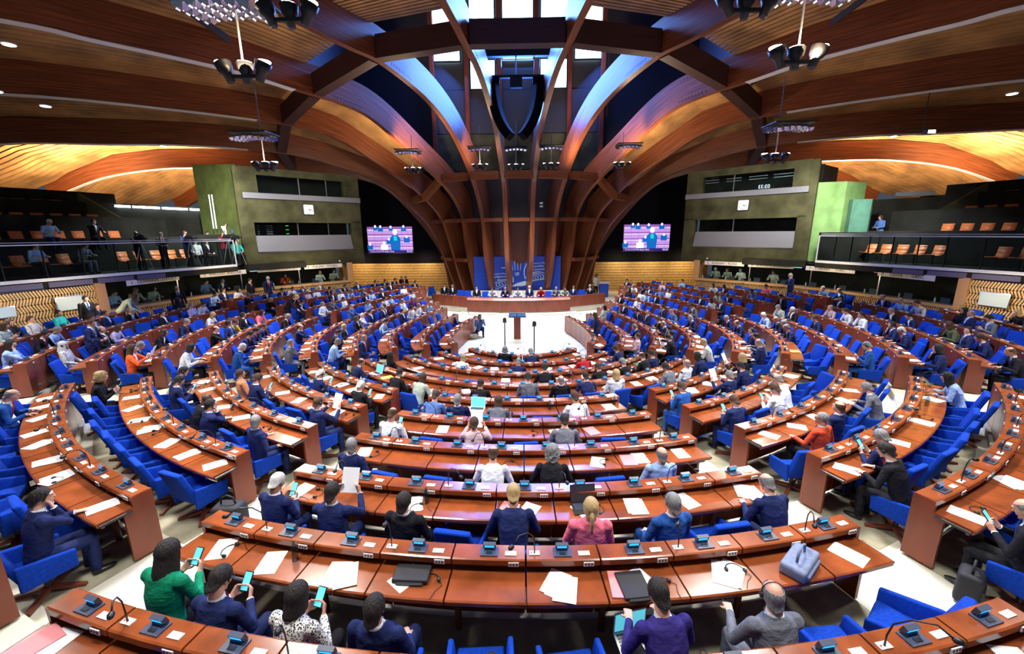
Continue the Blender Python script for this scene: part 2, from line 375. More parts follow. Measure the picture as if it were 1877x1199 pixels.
def hand(mb,wr,d,palm_n,curl,side):
    """palm, four bent fingers of different length and a thumb leaving the side of the palm"""
    d=V(*d).normalized(); n=V(*palm_n); n=(n-d*n.dot(d)).normalized(); s=d.cross(n)*side
    a=wr; b=wr+d*.085
    for t in (0.1,.35,.6,.85,1.0):
        c=a.lerp(b,t); 
        for q in (-.026,-.009,.009,.026): mb.ell(c+s*q*(.7+.3*t),(.015,.015,.015),nu=8,nv=6)
    for q,l in ((-.030,.060),(-.010,.074),(.010,.080),(.030,.072)):
        p0=b+s*q-d*.006; d1=(d*math.cos(curl*.5)+n*math.sin(curl*.5)); d2=(d*math.cos(curl*1.3)+n*math.sin(curl*1.3))
        p1=p0+d1*l*.5; p2=p1+d2*l*.5; mb.tube([p0,p1,p2],[.0095,.009,.0075],7); mb.ell(p2,(.0078,)*3,nu=6,nv=5); mb.ell(p1,(.009,)*3,nu=6,nv=5)
    t0=a+d*.025+s*.03; t1=t0+(d*.6+s*.6+n*.4).normalized()*.038; t2=t1+(d*.9+s*.1+n*.4).normalized()*.030
    mb.tube([t0,t1,t2],[.013,.011,.009],7); mb.ell(t2,(.009,)*3,nu=6,nv=5)
def head_parts(mb,H,R):
    """H centre, R rotation"""
    def E(c,r): mb.ell(H+R@V(*c),r,nu=18,nv=12,M=R)
    E((0,-.010,.020),(.074,.092,.092)); E((0,.022,-.030),(.058,.066,.080)); E((0,.010,.0),(.068,.082,.085))
    E((0,.098,-.012),(.011,.016,.014)); E((0,.090,.008),(.008,.014,.026)); E((0,.078,-.090),(.022,.018,.018))
    E((0,.084,-.052),(.024,.012,.013)); E((0,.070,.036),(.055,.024,.018))
    for x in (-1,1):
        E((x*.074,-.004,-.006),(.007,.017,.030)); E((x*.036,.062,-.020),(.020,.022,.020))
def arm_pts(P,sg):
    sh=P['sh'][sg]; return [sh,P['el'][sg],P['wr'][sg]]
def solve_el(sh,wr,sg,out=.6,L1=.285,L2=.255):
    """elbow position from shoulder and wrist"""
    d=wr-sh; D=min(d.length,(L1+L2)*.995); dn=d.normalized(); wr2=sh+dn*D
    a=(L1*L1-L2*L2+D*D)/(2*D); h=math.sqrt(max(0,L1*L1-a*a)); pole=V(sg*out,-.25,-1); pole=(pole-dn*pole.dot(dn)).normalized()
    return sh+dn*a+pole*h, wr2
def solve_knee(hip,ank,pole=V(0,1,.6),L1=.43,L2=.42):
    d=ank-hip; D=min(d.length,(L1+L2)*.995); dn=d.normalized(); a=(L1*L1-L2*L2+D*D)/(2*D); h=math.sqrt(max(0,L1*L1-a*a))
    p=(pole-dn*pole.dot(dn)).normalized(); return hip+dn*a+p*h, hip+dn*D
POSES={}
def make_pose(name,stand=False,lean=0.,yaw=0.,nod=0.,wr=None,hd=None,pn=None,curl=.5,legs=None,kneel=False,twist=0.):
    """lean >0 forwards; wrists relative to the pelvis point"""
    hz=.95 if stand else .53
    if kneel: hz=.34
    pel=V(0,0,hz); ax=V(0,math.sin(lean),math.cos(lean)); sd=V(math.cos(twist),math.sin(twist),0); fr=V(-math.sin(twist),math.cos(twist),0)
    ax2=V(0,math.sin(lean*1.4),math.cos(lean*1.4))
    c1=pel+ax*.17; c2=c1+ax*.17; c3=c2+ax2*.16; c4=c3+ax2*.075
    sp={'spine':[pel,c1,c2,c3,c4],'side':sd}
    P={'sh':{},'el':{},'wr':{}}
    for sg in (-1,1):
        P['sh'][sg]=c3+sd*(sg*.185)-ax2*.005
        w0=V(*wr[sg]); e,w2=solve_el(P['sh'][sg],w0,sg); P['el'][sg]=e; P['wr'][sg]=w2
    neck=c4+ax2*.026; H=neck+ax2*.066+V(0,.028+.05*math.sin(nod),.035)
    R=(Matrix.Rotation(yaw,4,'Z')@Matrix.Rotation(-nod,4,'X')).to_3x3()
    hips={}; kn={}; an={}
    for sg in (-1,1):
        hips[sg]=pel+sd*(sg*.085)+V(0,0,-.02)
        if legs: a0=V(*legs[sg])
        elif stand: a0=V(sg*.10,.0,.08)
        else: a0=V(sg*.13,.40,.08)
        kn[sg],an[sg]=solve_knee(hips[sg],a0,V(0,1,.15) if stand else V(0,.7,1))
    # body, one continuous surface
    mb=MB(); rings(mb,[(c,rx,ry,s,f) for c,rx,ry,s,f in torso_secs(sp,-.012)])
    mb.tube([c4-ax2*.05,neck,H-R@V(0,.02,.04)],[.066,.059,.058],12); head_parts(mb,H,R)
    for sg in (-1,1):
        mb.ell(P['sh'][sg],(.055,)*3); limb(mb,[P['sh'][sg],P['el'][sg],P['wr'][sg]],[.046,.038,.026])
        d=hd[sg] if hd else tuple(P['wr'][sg]-P['el'][sg]); hand(mb,P['wr'][sg],d,pn[sg] if pn else (0,0,-1),curl,-1 if sg>0 else 1)
        limb(mb,[hips[sg],kn[sg],an[sg]],[.078,.054,.036]); mb.ell(an[sg]+V(0,.06,-.04),(.036,.10,.030))
    body=fuse(mb,'body_'+name,[SKIN[0]],.0075,.22)
    # upper garment
    mb=MB(); S=torso_secs(sp,.016); S=S[:4]+[(S[3][0].lerp(S[4][0],.45),.125,.082,sd,S[4][4]),(S[4][0]-ax2*.004,.074,.070,S[4][3],S[4][4])]
    S=[(S[0][0]-ax*(.10 if stand else .05),.178,.132,S[0][3],S[0][4])]+S
    rings(mb,S)
    for sg in (-1,1):
        mb.ell(P['sh'][sg]+V(0,0,-.012),(.068,.066,.062))
        w0=P['el'][sg].lerp(P['wr'][sg],.93); limb(mb,[P['sh'][sg],P['el'][sg],w0],[.060,.050,.037])
    top=fuse(mb,'top_'+name,[CM['navy']],.012,.4)
    # jacket = the same shell with a V opening at the chest
    jk=top.copy(); jk.name='jacket_'+name; bm=bmesh.new(); bm.from_mesh(jk)
    base=c1.lerp(c2,.55); up=(c4-base); Lh=up.length; up.normalize(); dead=[]
    for f in bm.faces:
        q=f.calc_center_median()-base; h=q.dot(up)/Lh; x=q.dot(sd); y=q.dot(fr)
        if h>0 and h<1.12 and y>.02+(-.05 if h>.9 else 0)*1 and abs(x)<.012+.062*h and f.normal.dot(fr)>.05: dead.append(f)
    bmesh.ops.delete(bm,geom=dead,context='FACES'); bm.to_mesh(jk); bm.free()
    # shirt under it, collar ring and cuffs
    mb=MB(); S=torso_secs(sp,.006); rings(mb,S[1:4]+[(S[4][0]-ax2*.02,.072,.066,S[4][3],S[4][4]),(S[4][0]+ax2*.020,.066,.066,sd,fr)])
    shirt=fuse(mb,'shirt_'+name,[CM['white']],.012,.4)
    mb=MB()
    for sg in (-1,1):
        a=P['el'][sg].lerp(P['wr'][sg],.90); b=P['el'][sg].lerp(P['wr'][sg],1.0); mb.tube([a,b],[.033,.031],12)
    cuffs=mb.mesh('cuffs_'+name,[CM['white']],True)
    # tie
    mb=MB(); f2=[s for s in torso_secs(sp,.012)]
    pts=[]
    for t,w in ((0,.014),(.15,.020),(.9,.034),(1,.004)):
        c=c4.lerp(base,t); rad=[.066,.088,.118,.118][0 if t==0 else 1 if t<.2 else 3]
        pts.append((c+fr*(rad+.008)+(V(0,0,-.01) if t==0 else V(0,0,0)),w))
    for k in range(3):
        (p,wa),(q2,wb)=pts[k],pts[k+1]; n=fr*.006
        mb.hexa([q2-sd*wb-n,q2+sd*wb-n,p+sd*wa-n,p-sd*wa-n,q2-sd*wb+n,q2+sd*wb+n,p+sd*wa+n,p-sd*wa+n])
    tie=mb.mesh('tie_'+name,[CM['navy']])
    # trousers and shoes
    mb=MB()
    rings(mb,[(pel+ax*.06,.160,.120,sd,fr),(pel,.170,.130,sd,fr),(pel-V(0,-.01,.07),.150,.12,sd,fr)],14)
    for sg in (-1,1):
        a0=kn[sg].lerp(an[sg],.96); limb(mb,[hips[sg],kn[sg],a0],[.092,.070,.056])
    trou=fuse(mb,'trousers_'+name,[CM['navy']],.014,.35)
    shoes=[]
    for sg in (-1,1):
        mb=MB(); mb.ell(an[sg]+V(0,.065,-.045),(.046,.125,.036)); mb.ell(an[sg]+V(0,-.005,-.02),(.043,.055,.052)); shoes.append(mb.mesh('shoe',[SHOE],True))
    R2=(Matrix.Rotation(yaw,4,'Z')@Matrix.Rotation(-nod*.25,4,'X')).to_3x3()
    POSES[name]=dict(R2=R2,body=body,top=top,jacket=jk,shirt=shirt,cuffs=cuffs,tie=tie,trousers=trou,shoes=shoes,H=H,R=R,wr=P['wr'],stand=stand)
hd_f={-1:(.3,1,-.1),1:(-.3,1,-.1)}; pdn={-1:(0,-.1,-1),1:(0,-.1,-1)}
make_pose('write',lean=.30,nod=.45,wr={-1:(-.17,.42,.80),1:(.15,.42,.80)},hd=hd_f,pn=pdn,curl=.5)
make_pose('listen',lean=-.06,nod=.05,wr={-1:(-.16,.24,.66),1:(.14,.25,.66)},hd={-1:(.7,.7,-.1),1:(-.7,.7,-.1)},pn=pdn,curl=.6)
make_pose('turn',lean=.02,nod=.0,yaw=.7,wr={-1:(-.20,.34,.78),1:(.22,.22,.70)},hd=hd_f,pn=pdn,curl=.5)
make_pose('phone',lean=.12,nod=.55,wr={-1:(-.10,.30,.86),1:(.09,.31,.86)},hd={-1:(.3,.6,.6),1:(-.3,.6,.6)},pn={-1:(1,-.4,.2),1:(-1,-.4,.2)},curl=.9)
make_pose('chin',lean=.14,nod=.1,yaw=-.25,wr={-1:(-.16,.40,.80),1:(.06,.20,1.08)},hd={-1:(.3,1,-.1),1:(-.2,-.2,1)},pn={-1:(0,0,-1),1:(-.3,-1,.1)},curl=.9)
make_pose('paper',lean=.05,nod=.25,wr={-1:(-.17,.42,.98),1:(.17,.42,.98)},hd={-1:(.3,.4,.8),1:(-.3,.4,.8)},pn={-1:(1,-.2,0),1:(-1,-.2,0)},curl=.9)
make_pose('stand',stand=True,lean=.04,nod=.25,wr={-1:(-.25,.06,.82),1:(.25,.06,.82)},hd={-1:(.05,.1,-1),1:(-.05,.1,-1)},pn={-1:(1,.2,0),1:(-1,.2,0)},curl=.5)
make_pose('standpaper',stand=True,lean=.08,nod=.35,wr={-1:(-.12,.30,1.12),1:(.12,.32,1.10)},hd={-1:(.4,.8,.1),1:(-.4,.8,.1)},pn={-1:(.6,0,.6),1:(-.6,0,.6)},curl=.8)
make_pose('camera',stand=True,lean=.02,nod=.05,wr={-1:(-.12,.20,1.50),1:(.12,.20,1.50)},hd={-1:(.3,.3,.9),1:(-.3,.3,.9)},pn={-1:(1,0,0),1:(-1,0,0)},curl=.9)
make_pose('kneel',kneel=True,lean=.1,nod=.1,wr={-1:(-.12,.22,.78),1:(.12,.22,.78)},hd={-1:(.3,.3,.9),1:(-.3,.3,.9)},pn={-1:(1,0,0),1:(-1,0,0)},curl=.9,legs={-1:(-.12,.30,.08),1:(.10,-.12,.12)})
make_pose('bend',stand=True,lean=.65,nod=.5,wr={-1:(-.18,.55,.90),1:(.18,.55,.90)},hd={-1:(.1,.8,-.6),1:(-.1,.8,-.6)},pn=pdn,curl=.4)
# ---- hair in head coordinates ----
def lerp_tab(tab,a):
    for k in range(len(tab)-1):
        if tab[k][0]<=a<=tab[k+1][0]:
            f=(a-tab[k][0])/(tab[k+1][0]-tab[k][0]); return tab[k][1]+(tab[k+1][1]-tab[k][1])*f
    return tab[-1][1]
def make_hair(name,hem,off=.009,noise=.004,top=1.,flare=0.,thick=.008,vol=0.,seedv=1):
    rn=random.Random(seedv); mb=MB(); na,nv=36,14; cx,cy,cz=0,-.010,.020; rx,ry,rz=.074+off,.092+off,.092+off*1.1
    base=0
    for ia in range(na):
        a=2*math.pi*ia/na-math.pi; ze=lerp_tab(hem,abs(math.degrees(a))); o2=min(off,.006+off*.0)+(off-min(off,.006))*(1-max(0,math.cos(a))**.5); rx,ry,rz=.074+o2,.092+o2,.092+off*1.1
        zt=(rz*top)
        for iv in range(nv+1):
            t=iv/nv
            if ze-cz>-.03: zz=zt+(ze-cz-zt)*(t**1.5 if top==1. else t)
            else:
                zz= zt+(-.03-zt)*((t/.5)**1.5) if t<.5 else -.03+(ze-cz+.03)*((t-.5)/.5)
            if zz>=-.03: k=math.sqrt(max(0,1-(zz/rz)**2))
            else: k=math.sqrt(1-(.03/rz)**2)*(1+flare*(-.03-zz))*(1 if zz>-.12 else 1-.0*(zz+.12))
            nz=1+(noise/.08)*math.sin(ia*2.3+iv*1.7+seedv)*rn.uniform(.4,1)+vol*rn.uniform(-.5,1)
            back=-.02*min(1,max(0,(-.05-zz)/.1)) if abs(a)>1.8 else 0
            mb.v.append((cx+math.sin(a)*rx*k*nz,cy+math.cos(a)*ry*k*nz+back,cz+zz))
    for ia in range(na):
        i2=(ia+1)%na
        for iv in range(nv):
            A=ia*(nv+1)+iv; B=i2*(nv+1)+iv; mb.f.append((A,A+1,B+1,B)); mb.m.append(0); mb.uv.append(None)
    me=mb.mesh(name,[]); o=bpy.data.objects.new(name,me); COL.objects.link(o)
    w=o.modifiers.new('w','WELD'); w.merge_threshold=.0015
    s=o.modifiers.new('s','SOLIDIFY'); s.thickness=thick; s.offset=-.4
    me=evaluated(o,name); me.materials.append(HM['dark']); return me
HAIR={
 'short':make_hair('hair_short',[(0,.066),(35,.060),(58,.030),(70,-.020),(84,-.030),(92,.004),(108,-.020),(130,-.070),(180,-.095)],off=.007,thick=.005),
 'balding':make_hair('hair_balding',[(0,.068),(62,.066),(82,-.02),(92,.004),(108,-.02),(130,-.065),(180,-.088)],thick=.005,off=.005,top=.50),
 'bob':make_hair('hair_bob',[(0,.055),(35,.045),(50,-.05),(70,-.11),(100,-.13),(180,-.14)],off=.014,flare=.3),
 'long':make_hair('hair_long',[(0,.060),(35,.050),(55,-.04),(70,-.16),(100,-.28),(140,-.36),(180,-.38)],off=.016,flare=.5),
 'curly':make_hair('hair_curly',[(0,.060),(40,.050),(62,-.03),(80,-.08),(120,-.11),(180,-.12)],off=.022,vol=.26,flare=.1,seedv=3),
 'scarf':make_hair('headscarf',[(0,.060),(30,.048),(42,-.04),(50,-.14),(60,-.20),(180,-.20)],off=.015,flare=1.3),
 'bun':make_hair('hair_tied',[(0,.062),(35,.055),(60,.02),(80,-.01),(110,-.04),(180,-.09)])}
mb=MB(); mb.tube([(0,-.10,.0),(0,-.125,-.05),(0,-.125,-.12),(0,-.12,-.20),(0,-.12,-.25)],[.02,.026,.022,.018,.006],8); BRAID=mb.mesh('braid',[HM['blonde']],True)
mb=MB()
for x in (-1,1):
    mb.ell((x*.029,.0815,.006),(.012,.006,.007),0,8,6); mb.ell((x*.029,.0865,.006),(.005,.0025,.005),1,8,6); mb.box(x*.029-.015,x*.029+.015,.084,.090,.022,.028,1)
mb.ell((0,.0955,-.052),(.019,.004,.006),2,8,6); EYES=mb.mesh('eyes',[EYEW,EYED,LIP],True)
mb=MB(); mb.tube([(math.cos(t)*.088,-.005,.020+math.sin(t)*.098) for t in [k*math.pi/12 for k in range(13)]],.004,6)
for x in (-1,1): mb.ell((x*.088,-.005,-.004),(.014,.030,.030),0,10,8)
HEADSET=mb.mesh('headset',[M_['black']],True)
mb=MB()
for x in (-1,1):
    mb.tube([(x*.03+math.cos(t)*.021,.103,.004+math.sin(t)*.016) for t in [k*math.pi/5 for k in range(11)]],.0018,4,0,False); mb.bar((x*.05,.102,.006),(x*.078,.0,.004),.003,.003)
mb.bar((-.01,.106,.006),(.01,.106,.006),.003,.003); GLASSES=mb.mesh('glasses',[M_['black']])
HS={'dark':('short','dark'),'black':('short','black'),'brown':('short','brown'),'grey':('short','grey'),'white':('short','white'),'whiteh':('short','white'),'sandy':('short','blonde'),
 'balding':('balding','brown'),'baldd':(None,None),'bald':('balding','grey'),'longdark':('long','dark'),'longbrown':('long','brown'),'bobdark':('bob','dark'),'bobbrown':('bob','brown'),
 'blonde':('bob','blonde'),'blondecurly':('curly','blonde'),'greycurly':('curly','grey'),'whitecurly':('curly','white'),'blondepony':('bun','blonde'),'hijab':('scarf','scarf'),'bobblonde':('bob','blonde')}
HN={'dark':'short dark hair','black':'short black hair','brown':'short brown hair','grey':'short grey hair','white':'short white hair','whiteh':'white hair','sandy':'sandy hair','balding':'receding brown hair','baldd':'shaved head',
 'bald':'thinning grey hair','longdark':'long dark hair','longbrown':'long brown hair','bobdark':'dark bobbed hair','bobbrown':'brown bobbed hair','blonde':'blonde hair','blondecurly':'blonde curls','greycurly':'grey curls','whitecurly':'white curls','blondepony':'braided blonde hair','hijab':'pale headscarf'}
SUITS={'navy','black','blue','grey','greysuit','orange','redorange','yellow','violet'}
WOMEN={'longdark','longbrown','bobdark','bobbrown','blonde','blondecurly','greycurly','blondepony','hijab'}
def person(loc,rz,pose,hair,top,label,group=None,near=False,trousers=None,headset=False,glasses=False,jitter=True,far=False,name='person'):
    P=POSES[pose]; r0=rnd.uniform(-.12,.12) if jitter else 0; sc=.93*(rnd.uniform(.97,1.03) if jitter else 1)
    skin=SKIN[2] if hair=='baldd' else SKIN[0] if rnd.random()<.75 else SKIN[1]
    b=bpy.data.objects.new(name,P['body']); COL.objects.link(b); b.location=loc; b.rotation_euler=(0,0,rz+r0); b.scale=(sc,)*3
    b.material_slots[0].link='OBJECT'; b.material_slots[0].material=skin
    tag(b,label,'person',group)
    suit=top in SUITS; col=CM[top]; tr=trousers or ('navy' if top in('lightblue','white','bluesh','pinkish') and rnd.random()<.6 else 'black' if not suit or top in('orange','redorange','yellow','violet') else top)
    link('jacket' if suit else 'shirt',P['jacket'] if suit else P['top'],b,mats=[col])
    if suit:
        woman=hair in WOMEN
        link('blouse' if woman else 'shirt',P['shirt'],b,mats=[CM['white'] if not woman or rnd.random()<.6 else CM['black']])
        if not far:
            link('cuff',P['cuffs'],b)
        if not woman and not far: link('tie',P['tie'],b,mats=[CM[rnd.choice(['navy','blue','maroon','grey','red'])]])
    link('trousers',P['trousers'],b,mats=[CM[tr]])
    if not far:
        for s in P['shoes']: link('shoe',s,b)
    M=P['R'].to_4x4(); M.translation=P['H']
    hs,hc=HS[hair]
    def onhead(nm,me,mats=None):
        o=link(nm,me,b,mats=mats); o.matrix_local=M; return o
    if hs in ('long','bob','curly','scarf'): M=P['R2'].to_4x4(); M.translation=P['H']
    if hs: onhead('headscarf' if hs=='scarf' else 'hair',HAIR[hs],[HM[hc]])
    M=P['R'].to_4x4(); M.translation=P['H']
    if hair=='blondepony': onhead('braid',BRAID)
    if not far: onhead('eyes',EYES)
    if headset: onhead('headset',HEADSET)
    if glasses: onhead('glasses',GLASSES)
    return b,sc,rz+r0

# ---------------- floor: tiers ----------------
def wallpoly(name,pts,z0,z1,m,label=None,kind='structure',thick=.12,cat=None,parent=None,uv=False):
    """vertical slab following a polyline; thickness goes outwards (to the right of travel)"""
    mb=MB()
    for (a,b) in zip(pts[:-1],pts[1:]):
        a2=Vector((a[0],a[1]));b2=Vector((b[0],b[1]));d=(b2-a2).normalized();n=Vector((d.y,-d.x))*thick
        za=z0 if not isinstance(z0,(list,tuple)) else z0[0]
        mb.hexa([(a2.x,a2.y,z0),(b2.x,b2.y,z0),(b2.x+n.x,b2.y+n.y,z0),(a2.x+n.x,a2.y+n.y,z0),(a2.x,a2.y,z1),(b2.x,b2.y,z1),(b2.x+n.x,b2.y+n.y,z1),(a2.x+n.x,a2.y+n.y,z1)])
    o=mb.add(name,[m],parent); 
    if not parent: tag(o,label,cat,None,kind)
    return o
mb=MB(); mb.box(-30,30,-20,20,-.3,-.005); fl=tag(mb.add('floor',[M_['floorw']]),'white carpeted floor of the chamber well','floor',None,'structure')
def step_strip(i):
    mb=MB(); send=s_at_y(i,YEND[i]+.05); N=64
    for k in range(N):
        sa=-send+2*send*k/N; sb=-send+2*send*(k+1)/N
        p=[at(i,s,u) for s,u in ((sa,-.10),(sb,-.10),(sb,1.30),(sa,1.30))]
        q=[(a[0],a[1]) for a in p]
        mb.hexa([(*q[0],-.02),(*q[1],-.02),(*q[2],-.02),(*q[3],-.02)][::-1]+[(*q[0],ZF[i]),(*q[1],ZF[i]),(*q[2],ZF[i]),(*q[3],ZF[i])][::-1])
    return mb
for i in range(8,-2,-1):
    step_strip(i).add('step',[M_['cream']],fl)
# olive carpet under the desks
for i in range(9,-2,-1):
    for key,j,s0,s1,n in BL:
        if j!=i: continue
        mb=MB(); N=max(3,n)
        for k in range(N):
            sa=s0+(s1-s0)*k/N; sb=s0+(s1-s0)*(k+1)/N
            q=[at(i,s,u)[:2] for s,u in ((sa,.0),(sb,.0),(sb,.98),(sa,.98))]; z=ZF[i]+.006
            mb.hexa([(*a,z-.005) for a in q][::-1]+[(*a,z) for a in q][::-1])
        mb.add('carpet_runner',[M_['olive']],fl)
# floor of the outermost ring up to the wall
mb=MB()
for sx in(-1,1):
    for y0,y1,x0,x1 in ((-12,-1,14.5,17.2),(-1,4,14.2,16.8)):
        a,b=(x0,x1) if sx>0 else (-x1,-x0); mb.box(a,b,y0,y1,0,ZF[-1]-.01)
mb.add('step',[M_['cream']],fl)
# ---------------- perimeter wall with interpreters' booths ----------------
WP=[(16.6,-12),(16.75,-6),(16.5,-2.5),(16.05,-.5),(15.65,1.8),(14.95,4.0),(14.1,5.9),(12.4,7.8),(10.6,9.7)]
def wl(sx,d):    # point at distance d along the booth wall, starting at its near corner
    P=[(sx*p[0],p[1]) for p in WP[3:]]; 
    for a,b in zip(P[:-1],P[1:]):
        L=math.hypot(b[0]-a[0],b[1]-a[1])
        if d<=L or b==P[-1]:
            f=d/L; return Vector((a[0]+(b[0]-a[0])*f,a[1]+(b[1]-a[1])*f)),Vector((b[0]-a[0],b[1]-a[1])).normalized()
        d-=L
LWALL=sum(math.hypot(b[0]-a[0],b[1]-a[1]) for a,b in zip(WP[3:-1],WP[4:]))
ZS,ZT=2.08,3.10   # booth sill and head
def slat_lattice(pts,z0,z1,rows,step,lean,w,m,parent,sx):
    """zigzag of leaning slats joined into one part: there are thousands"""
    mb=MB(); hz=(z1-z0)/rows; k=0; single=0
    for (a,b) in zip(pts[:-1],pts[1:]):
        a=Vector(a);b=Vector(b);L=(b-a).length;d=(b-a)/L;n=Vector((d.y,-d.x))*(-1 if sx<0 else 1)
        cnt=int(L/step)
        for j in range(cnt):
            for r in range(rows):
                c=a+d*((j+.5)*L/cnt); s=lean*(1 if r%2 else -1)
                p0=c-d*s/2-n*0.03; p1=c+d*s/2-n*0.03
                one=rows>8 and a.y<-2.0 and j>=cnt-26 and single<286
                tgt=MB() if one else mb
                tgt.bar((p0.x,p0.y,z0+r*hz+.01),(p1.x,p1.y,z0+(r+1)*hz-.01),w,.02,up=(n.x,n.y,0))
                if one: tgt.add('slat',[m],parent); single+=1
    o=mb.add('wooden_slats',[m],parent); o['kind']='stuff'; return o
SIGNS={-1:[('1','GERMAN','ALLEMAND',.155),('2','ENGLISH','ANGLAIS',.42),('3','FRENCH','FRANCAIS',.66),('4','ITALIAN','ITALIEN',.86)],
        1:[('8','GREEK','GREC',.155),('7','TURKISH','TURC',.42),('6','SPANISH','ESPAGNOL',.66),('5','RUSSIAN','RUSSE',.86)]}
def text(body,size,m,parent,M,depth=.004,align='CENTER',name='lettering'):
    cu=bpy.data.curves.new('t','FONT'); cu.body=body; cu.size=size; cu.extrude=depth; cu.align_x=align; cu.align_y='CENTER'
    o=bpy.data.objects.new('t',cu); me=bpy.data.meshes.new_from_object(o); me.name=name; bpy.data.objects.remove(o); me.materials.clear(); me.materials.append(m)
    o=link(name,me,parent); o.matrix_local=M; return o
def facing(loc,nrm):
    """matrix: local X along the wall, Y up, Z out of the wall"""
    n=Vector((nrm[0],nrm[1],0)).normalized(); x=Vector((-n.y,n.x,0)); M=Matrix((x,Vector((0,0,1)),n)).transposed().to_4x4(); M.translation=Vector(loc); return M
for sx in (-1,1):
    side='left' if sx<0 else 'right'
    WPs=[(sx*p[0],p[1]) for p in WP]; th=.15 if sx<0 else -.15
    if sx<0: th=-.15
    else: th=.15
    root=empty('wall_'+side,(0,0,0),kind='structure',label=f'{side} perimeter wall of zigzag wooden slats below the dark gallery',cat='wall')
    wallpoly('wall_base',WPs,0,ZS-.10,M_['gap'],parent=root,thick=th)
    wallpoly('wall_infill',WPs[:4],ZS-.1,ZT,M_['gap'],parent=root,thick=th)
    near=[p for p in WPs[:4]]; near=[near[1],near[2],near[3]]
    slat_lattice(near,.5,ZT,11,.085,.09,.050,M_['lattice'],root,sx)
    slat_lattice(WPs[3:],.3,ZS-.12,5,.075,.04,.036,M_['lattice'],root,sx)
    # sill
    mb=MB()
    for a,b in zip(WPs[3:-1],WPs[4:]):
        a=Vector(a);b=Vector(b);d=(b-a).normalized();n=Vector((d.y,-d.x))*(sx)   # outward
        i_=-n*.10; o_=n*.45
        q=[a+i_,b+i_,b+o_,a+o_]
        mb.hexa([(*p,ZS-.12) for p in q]+[(*p,ZS) for p in q])
    mb.add('window_sill',[M_['sillwood']],root)
    for d0 in (0.0,LWALL-.02):
        p,d=wl(sx,max(d0,.001) if d0<LWALL else LWALL-.02); n=Vector((d.y,-d.x))*sx
        mb=MB(); a=p-n*.08-d*.17*(1 if d0==0 else 1); b=p-n*.08+d*.17; c=p+n*.3+d*.17; e=p+n*.3-d*.17
        mb.hexa([(*v,ZS-.1) for v in (a,b,c,e)]+[(*v,ZT+.05) for v in (a,b,c,e)]); mb.add('window_post',[M_['sillwood']],root)
    # booth room behind
    out=[]
    for k,(x,y) in enumerate(WP[3:]): 
        L=math.hypot(x,y-1); out.append((sx*(x+1.9*x/L),y+1.9*(y-1)/L))
    mb=MB()
    for a,b,c,d in zip(WPs[3:-1],WPs[4:],out[1:],out[:-1]):
        mb.hexa([(*a,ZS-.3),(*b,ZS-.3),(*c,ZS-.3),(*d,ZS-.3),(*a,ZS-.25),(*b,ZS-.25),(*c,ZS-.25),(*d,ZS-.25)])
        mb.hexa([(*a,ZT+.1),(*b,ZT+.1),(*c,ZT+.1),(*d,ZT+.1),(*a,ZT+.15),(*b,ZT+.15),(*c,ZT+.15),(*d,ZT+.15)])
    mb.add('booth_ceiling',[M_['sidewall']],root)
    wallpoly('booth_back_wall',out,ZS-.3,ZT+.1,M_['sidewall'],parent=root,thick=.1)
    nb=4
    for k in range(nb):
        d0=LWALL*k/nb+.18*(k==0); d1=LWALL*(k+1)/nb-.18*(k==nb-1)
        g=MB()
        steps=4
        for q in range(steps):
            a,_=wl(sx,d0+(d1-d0)*q/steps+.001); b,_=wl(sx,d0+(d1-d0)*(q+1)/steps-.001)
            g.quad((*a,ZS),(*b,ZS),(*b,ZT),(*a,ZT))
        w=g.add(f'window_{k+1}_{side}' ,[M_['glass']]); tag(w,f'glass pane of interpreters booth {k+1} from the near end of the {side} wall','window',None,'structure')
        if k:
            p,d=wl(sx,d0); mb=MB(); mb.box(-.02,.02,-.03,.03,ZS,ZT,M=Matrix.Translation((p.x,p.y,0))@Matrix.Rotation(math.atan2(d.y,d.x),4,'Z')); mb.add('mullion',[M_['metal']],root)
    for num,e,f,fr in SIGNS[sx]:
        p,d=wl(sx,LWALL*fr); n=Vector((d.y,-d.x))*(-sx)
        s=tag(empty('sign',(p.x+n.x*.30,p.y+n.y*.30,ZT-.06)),f'white booth sign reading {num} {e} {f} on the {side} wall','sign')
        M=facing((0,0,0),n); mb=MB(); mb.box(-1.08,1.08,-.105,.105,-.02,.0,M=M); mb.add('sign_board',[M_['card']],s)
        sgn=1
        for tx,xx in ((num,-.88),(e,-.32),(f,.48)): text(tx,.175,M_['black'],s,M@Matrix.Translation((xx,0,.004)),name='lettering')
    p,d=wl(sx,LWALL*.545); n=Vector((d.y,-d.x))*(-sx); t=tag(empty('exit_sign',(p.x+n.x*.3,p.y+n.y*.3,ZT-.02)),f'small glowing cyan exit sign between the booth signs, {side} side','sign')
    mb=MB(); mb.box(-.2,.2,-.07,.07,-.03,0,M=facing((0,0,0),n)); mb.add('lit_face',[mat('exit_cyan',(.1,.5,.6),.4,emit=(.25,.75,.85),es=1.3)],t)
    # interpreters' desks, lamps
    for k in range(9):
        p,d=wl(sx,LWALL*(k+.5)/9); n=Vector((d.y,-d.x))*sx
        c=p+n*.35
        mb=MB(); mb.box(-.18,.18,-.11,.11,0,.02); mb.box(-.16,.16,.09,.11,.02,.22); o=mb.add('interpreter_console',[M_['slate']]); o.location=(c.x,c.y,ZS); o.rotation_euler=(0,0,math.atan2(d.y,d.x))
        tag(o,f'dark desk console behind the glass, {["first","second","third","fourth","fifth","sixth","seventh","eighth","ninth"][k]} from the near end, {side} booths','console',f'interpreter consoles in the {side} booths')
        c2=p+n*.25+d*.35
